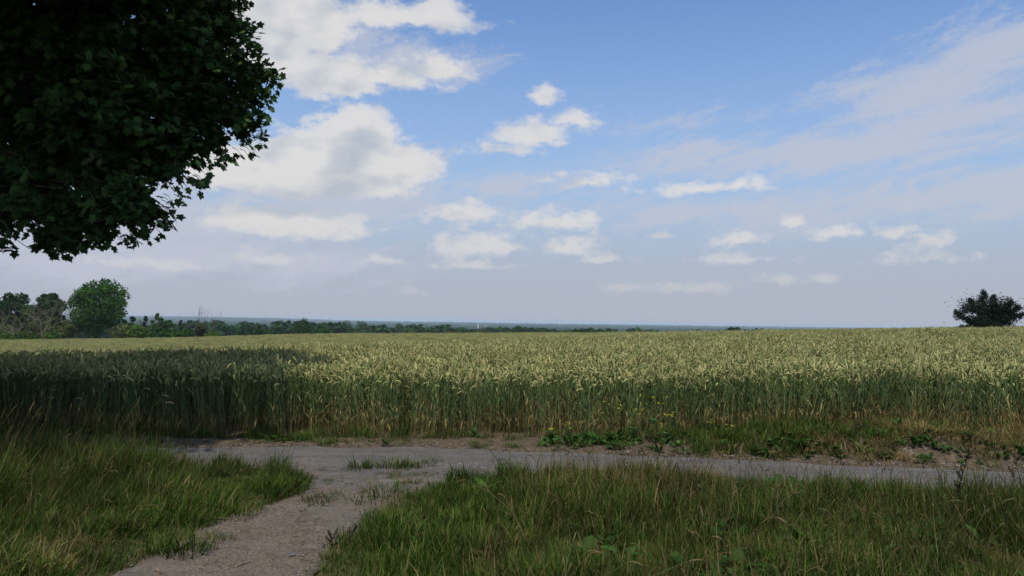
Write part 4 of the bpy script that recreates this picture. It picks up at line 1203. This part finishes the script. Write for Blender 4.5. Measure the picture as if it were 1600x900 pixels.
# ------------------------------------------------------------------ the maple overhanging the left
def maple_leaf(s=1.0, curl=.15):
    """five-lobed leaf, stalk at the origin, tip along +x; about 12 cm"""
    o = [(0, 0), (-.012, .022), (.005, .048), (.028, .032), (.045, .066), (.056, .048), (.075, .058), (.068, .030), (.088, .024), (.092, .012), (.125, 0)]
    pts = [(x, y) for x, y in o]; pts += [(x, -y) for x, y in reversed(o[1:-1])]
    vs = [Vector((.045 * s, 0, 0))] + [Vector((x * s, y * s, -curl * (abs(y) * 1.2 + max(0, x - .06)) * s)) for x, y in pts]
    n = len(pts); fs = [(0, i + 1, (i + 1) % n + 1) for i in range(n)]
    return vs, fs
LV, LF = maple_leaf()
MC = [(.018, .040, .012), (.024, .052, .013), (.014, .032, .010), (.032, .058, .014)]
def spray(seed, n=16, size=.34):
    rnd = random.Random(seed); mb = MB()
    mb.tube([(0, 0, 0), (size * .5, 0, .02), (size, 0, -.02)], [.006, .004, .002], (.06, .05, .03), 3, cap=False)
    for i in range(n):
        q = rnd.random(); p = Vector((q * size, 0, 0)) + rnd_dir(rnd) * rnd.uniform(.02, .17)
        p.z *= .6
        yaw = rnd.uniform(-1.8, 1.8); M = Matrix.Translation(p) @ Euler((rnd.gauss(0, .45), rnd.gauss(.35, .4), yaw)).to_matrix().to_4x4() @ Matrix.Scale(rnd.uniform(.7, 1.2), 4)
        c_ = rnd.choice(MC); k = rnd.uniform(.8, 1.2)
        mb.add([M @ v for v in LV], LF, tuple(x_ * k for x_ in c_))
    return mb.mesh('leaf_spray', M_maple)

MX, MY = -10.2, 9.3
# lobes of the crown in plan space: the lower right rim follows the boughs seen in the photo
LOBES = []
def lobe(u, v, D, rpx, rz=None):
    p = at(u, v, D); r = rpx / F * D; LOBES.append((p, Vector((r, r * 1.0, (rz or rpx) / F * D)), 1.0))
for a in [(338, 135, 10.8, 68), (300, 60, 11.0, 95), (245, 178, 10.4, 85), (330, 30, 11.8, 60), (175, 258, 10.2, 76), (90, 280, 10.0, 76), (210, 292, 10.0, 44), (105, 345, 9.8, 38, 28), (20, 262, 10.4, 84), (175, 332, 10.0, 34, 26),
          (150, 150, 10.2, 130), (50, 130, 10.4, 140), (200, 40, 10.6, 130), (380, 182, 10.8, 36, 34), (345, 208, 10.7, 36, 26), (400, 120, 11.0, 30), (275, 245, 10.3, 30), (222, 325, 10.0, 28, 24), (60, 20, 10.8, 120), (310, 200, 10.6, 36), (10, 300, 9.9, 46, 30), (340, -60, 11.4, 70)]:
    lobe(*a)
N_SIGHT = len(LOBES)
# the rest of the crown, outside the picture, then lobes added for their shade
rr_ = random.Random(77)
for i in range(46):
    a = rr_.uniform(0, 6.28); q = rr_.uniform(.3, 1) ** .6; z = rr_.uniform(5.2, 13.2); rad_ = 5.4 * (1 - abs((z - 8) / 7.5) ** 2) ** .5
    p = Vector((MX + math.cos(a) * q * rad_, MY - 0.4 + math.sin(a) * q * rad_ * 1.1, z)); rs = rr_.uniform(1.2, 1.9); LOBES.append((p, Vector((rs, rs, rs * .8)), .5))
for i in range(26):  # extra unseen lobes toward the camera, added to shade the leaves and wheat
    p = Vector((rr_.uniform(-13.5, -4.3), rr_.uniform(4.2, 9.5), rr_.uniform(5.6, 9.5))); rs = rr_.uniform(1.1, 1.7); LOBES.append((p, Vector((rs, rs, rs * .7)), .5))
def visible_px(p):
    q = CM.transposed() @ (p - Vector((0, 0, EYE)))
    if q.z > -.1: return (9999, 9999)
    return (800 + F * q.x / -q.z, 450 - F * q.y / -q.z)
SPR = [spray(300 + i) for i in range(8)]
tree_root = empty('maple_tree', (MX, MY, Hs(MX, MY)), 0, 'large dark maple overhanging the upper left, its leaves against the clouds', 'tree')
lp, lr, ls, li = [], [], [], []
cen = Vector((MX, MY, 7.5))
for k, (c_, r_, dn) in enumerate(LOBES):
    vol = r_.x * r_.y * r_.z
    n = int((300 if k < N_SIGHT else 120) * (r_.x * r_.z) ** 1.0) + 12
    for i in range(n):
        d = rnd_dir(rr_); q = rr_.uniform(0.15, 1) ** .5
        p = c_ + Vector((d.x * r_.x, d.y * r_.y, d.z * r_.z)) * q
        if q > .6 and mnoise.noise(p * 1.5) < -.12: continue
        px_ = visible_px(p)
        if k >= N_SIGHT and px_[0] > -60 and px_[1] > -60: continue     # those boughs end outside the sight lobes
        o_ = (p - c_).normalized() * .7 + (p - cen).normalized() * .6 + Vector((0, 0, -.1))
        yaw = math.atan2(o_.y, o_.x) + rr_.gauss(0, .5); pit = -math.asin(max(-1, min(1, o_.normalized().z))) * .6 + rr_.gauss(.15, .3)
        s = rr_.uniform(.8, 1.15)
        # step back so the spray's tip, not its foot, marks the rim
        off = Vector((math.cos(yaw), math.sin(yaw), 0)) * .25
        lp.append(p - off - cen + cen - Vector(tree_root.location)); lr.append((rr_.gauss(0, .4), pit, yaw)); ls.append((s, s, s)); li.append(rr_.randrange(8))
o = scatter('foliage', [tuple(p) for p in lp], lr, ls, li, SPR, 'maple_sprays'); o.parent = tree_root; o['kind'] = 'stuff'
print('maple sprays', len(lp))
# single leaves round the rim seen against the sky, each a part
RIM = [(372,8),(384,28),(368,46),(388,60),(400,78),(418,96),(424,110),(438,136),(432,158),(418,190),(414,222),(404,236),(372,248),(350,250),(326,262),(322,290),(300,306),(276,322),(282,342),(262,356),(238,366),(212,378),(190,372),(172,360),(148,372),(132,386),(104,398),(84,388),(68,372),(50,360),(30,362),(12,350)]
leafme = []
for i in range(6):
    mb = MB(); v_, f_ = maple_leaf(R.uniform(.85, 1.15), R.uniform(0, .4)); mb.add(v_, f_, MC[i % 4]); leafme.append(mb.mesh('leaf', M_maple))
inv = Matrix.Translation(-Vector(tree_root.location))
def put_leaf(p):
    o = bpy.data.objects.new('leaf', leafme[R.randrange(6)]); COL.objects.link(o); o.parent = tree_root
    o.location = p - Vector(tree_root.location); o.rotation_euler = (R.gauss(0, .6), R.gauss(.6, .5), R.uniform(-2.2, 1.2)); o.scale = (R.uniform(.75, 1.1),) * 3
nl_ = 0
tw = MB()
for i in range(len(RIM)):
    for k in range(9):
        a = RIM[i]; c2_ = RIM[(i + 1) % len(RIM)] if i < len(RIM) - 1 else RIM[i]
        q = R.random(); u = a[0] * (1 - q) + c2_[0] * q + R.gauss(-6, 6); v = a[1] * (1 - q) + c2_[1] * q + R.gauss(-5, 6)
        D = 10.6 + R.gauss(0, .3) if v < 250 else 10.0 + R.gauss(0, .25)
        p = at(u, v, D)
        if nl_ < 290:
            put_leaf(p); nl_ += 1
            if k % 2 == 0:
                ctr = at(u - 14, v - 12 if v > 230 else v + 2, D + .1); mid = (ctr + p) / 2 + Vector((0, 0, .03)); tw.tube([ctr - tree_root.location, mid - tree_root.location, p - tree_root.location], [.006, .004, .0015], (.06, .05, .03), 3, cap=False)
tw.build('twigs', M_bark, tree_root)['kind'] = 'stuff'
# trunk and boughs
mb = MB(); mb.tube([(0, 0, -.3), (0, 0, 0), (0.03, 0, .5), (.0, .05, 1.6), (.1, .1, 3.2), (.15, .2, 5.5), (.2, .3, 8.5), (.1, .2, 11.5)], [.62, .48, .38, .33, .30, .24, .15, .05], (.1, .1, .1), 12); mb.build('trunk', M_bark, tree_root, True)
for i, (c_, r_, dn) in enumerate(LOBES):
    if i % 2 and i >= N_SIGHT: continue
    e = c_ - Vector(tree_root.location); s0 = Vector((.08, .1, max(2.6, min(9, e.z * .75))))
    mb = MB(); m1 = s0.lerp(e, .35) + Vector((0, 0, .35)); m2 = s0.lerp(e, .72) + Vector((0, 0, .3))
    mb.tube([s0, m1, m2, e], [.11, .075, .045, .012], (.1, .1, .1), 6)
    rb = random.Random(i)
    for q in range(5):
        a_ = m1.lerp(e, rb.uniform(0, 1)); mb.tube([a_, a_ + rnd_dir(rb) * .35, a_ + rnd_dir(rb) * .2 + (e - m1).normalized() * .3], [.02, .012, .004], (.1, .1, .1), 4)
    mb.build('branch', M_bark, tree_root)
# bare twig hanging out at the lower left, and its little end cluster of leaves
mb = MB(); pts = [at(u, v, 8.6) - Vector(tree_root.location) for u, v in ((-60, 300), (-10, 335), (8, 350), (22, 372), (45, 388), (74, 396))]
mb.tube(pts, [.012, .008, .006, .005, .004, .002], (.1, .1, .1), 5)
mb.tube([pts[3], at(30, 356, 8.6) - Vector(tree_root.location)], [.004, .001], (.1, .1, .1), 4)
mb.build('bare_twig', M_bark, tree_root)
mb = MB(); rl = random.Random(4)
for i in range(46):
    p = at(rl.gauss(-6, 12), rl.gauss(381, 9), 9.2 + rl.gauss(0, .1)) - Vector(tree_root.location)
    M = Matrix.Translation(p) @ Euler((rl.gauss(0, .5), rl.gauss(.5, .5), rl.uniform(-2, 2))).to_matrix().to_4x4() @ Matrix.Scale(rl.uniform(.7, 1), 4)
    mb.add([M @ v for v in LV], LF, rl.choice(MC))
mb.build('hanging_spray', M_maple, tree_root)['kind'] = 'stuff'

# ------------------------------------------------------------------ haze
def box(name, lo, hi, m):
    vs = [(x, y, z) for x in (lo[0], hi[0]) for y in (lo[1], hi[1]) for z in (lo[2], hi[2])]
    fs = [(0, 1, 3, 2), (4, 6, 7, 5), (0, 4, 5, 1), (2, 3, 7, 6), (0, 2, 6, 4), (1, 5, 7, 3)]
    me = bpy.data.meshes.new(name); me.from_pydata(vs, [], fs); me.materials.append(m); o = bpy.data.objects.new(name, me); COL.objects.link(o); return o
mh = bpy.data.materials.new('haze_air'); mh.use_nodes = True; mh.node_tree.nodes.clear()
pv = mh.node_tree.nodes.new('ShaderNodeVolumePrincipled')
pv.inputs['Color'].default_value = (0.60, 0.72, 0.88, 1); pv.inputs['Density'].default_value = 0.00011; pv.inputs['Anisotropy'].default_value = 0.0
mo = mh.node_tree.nodes.new('ShaderNodeOutputMaterial'); mh.node_tree.links.new(pv.outputs[0], mo.inputs['Volume'])
o = box('haze', (-49000, -49000, -40), (49000, 49000, 16), mh); tag(o, 'thin blue summer haze over the plain', 'haze', kind='stuff')
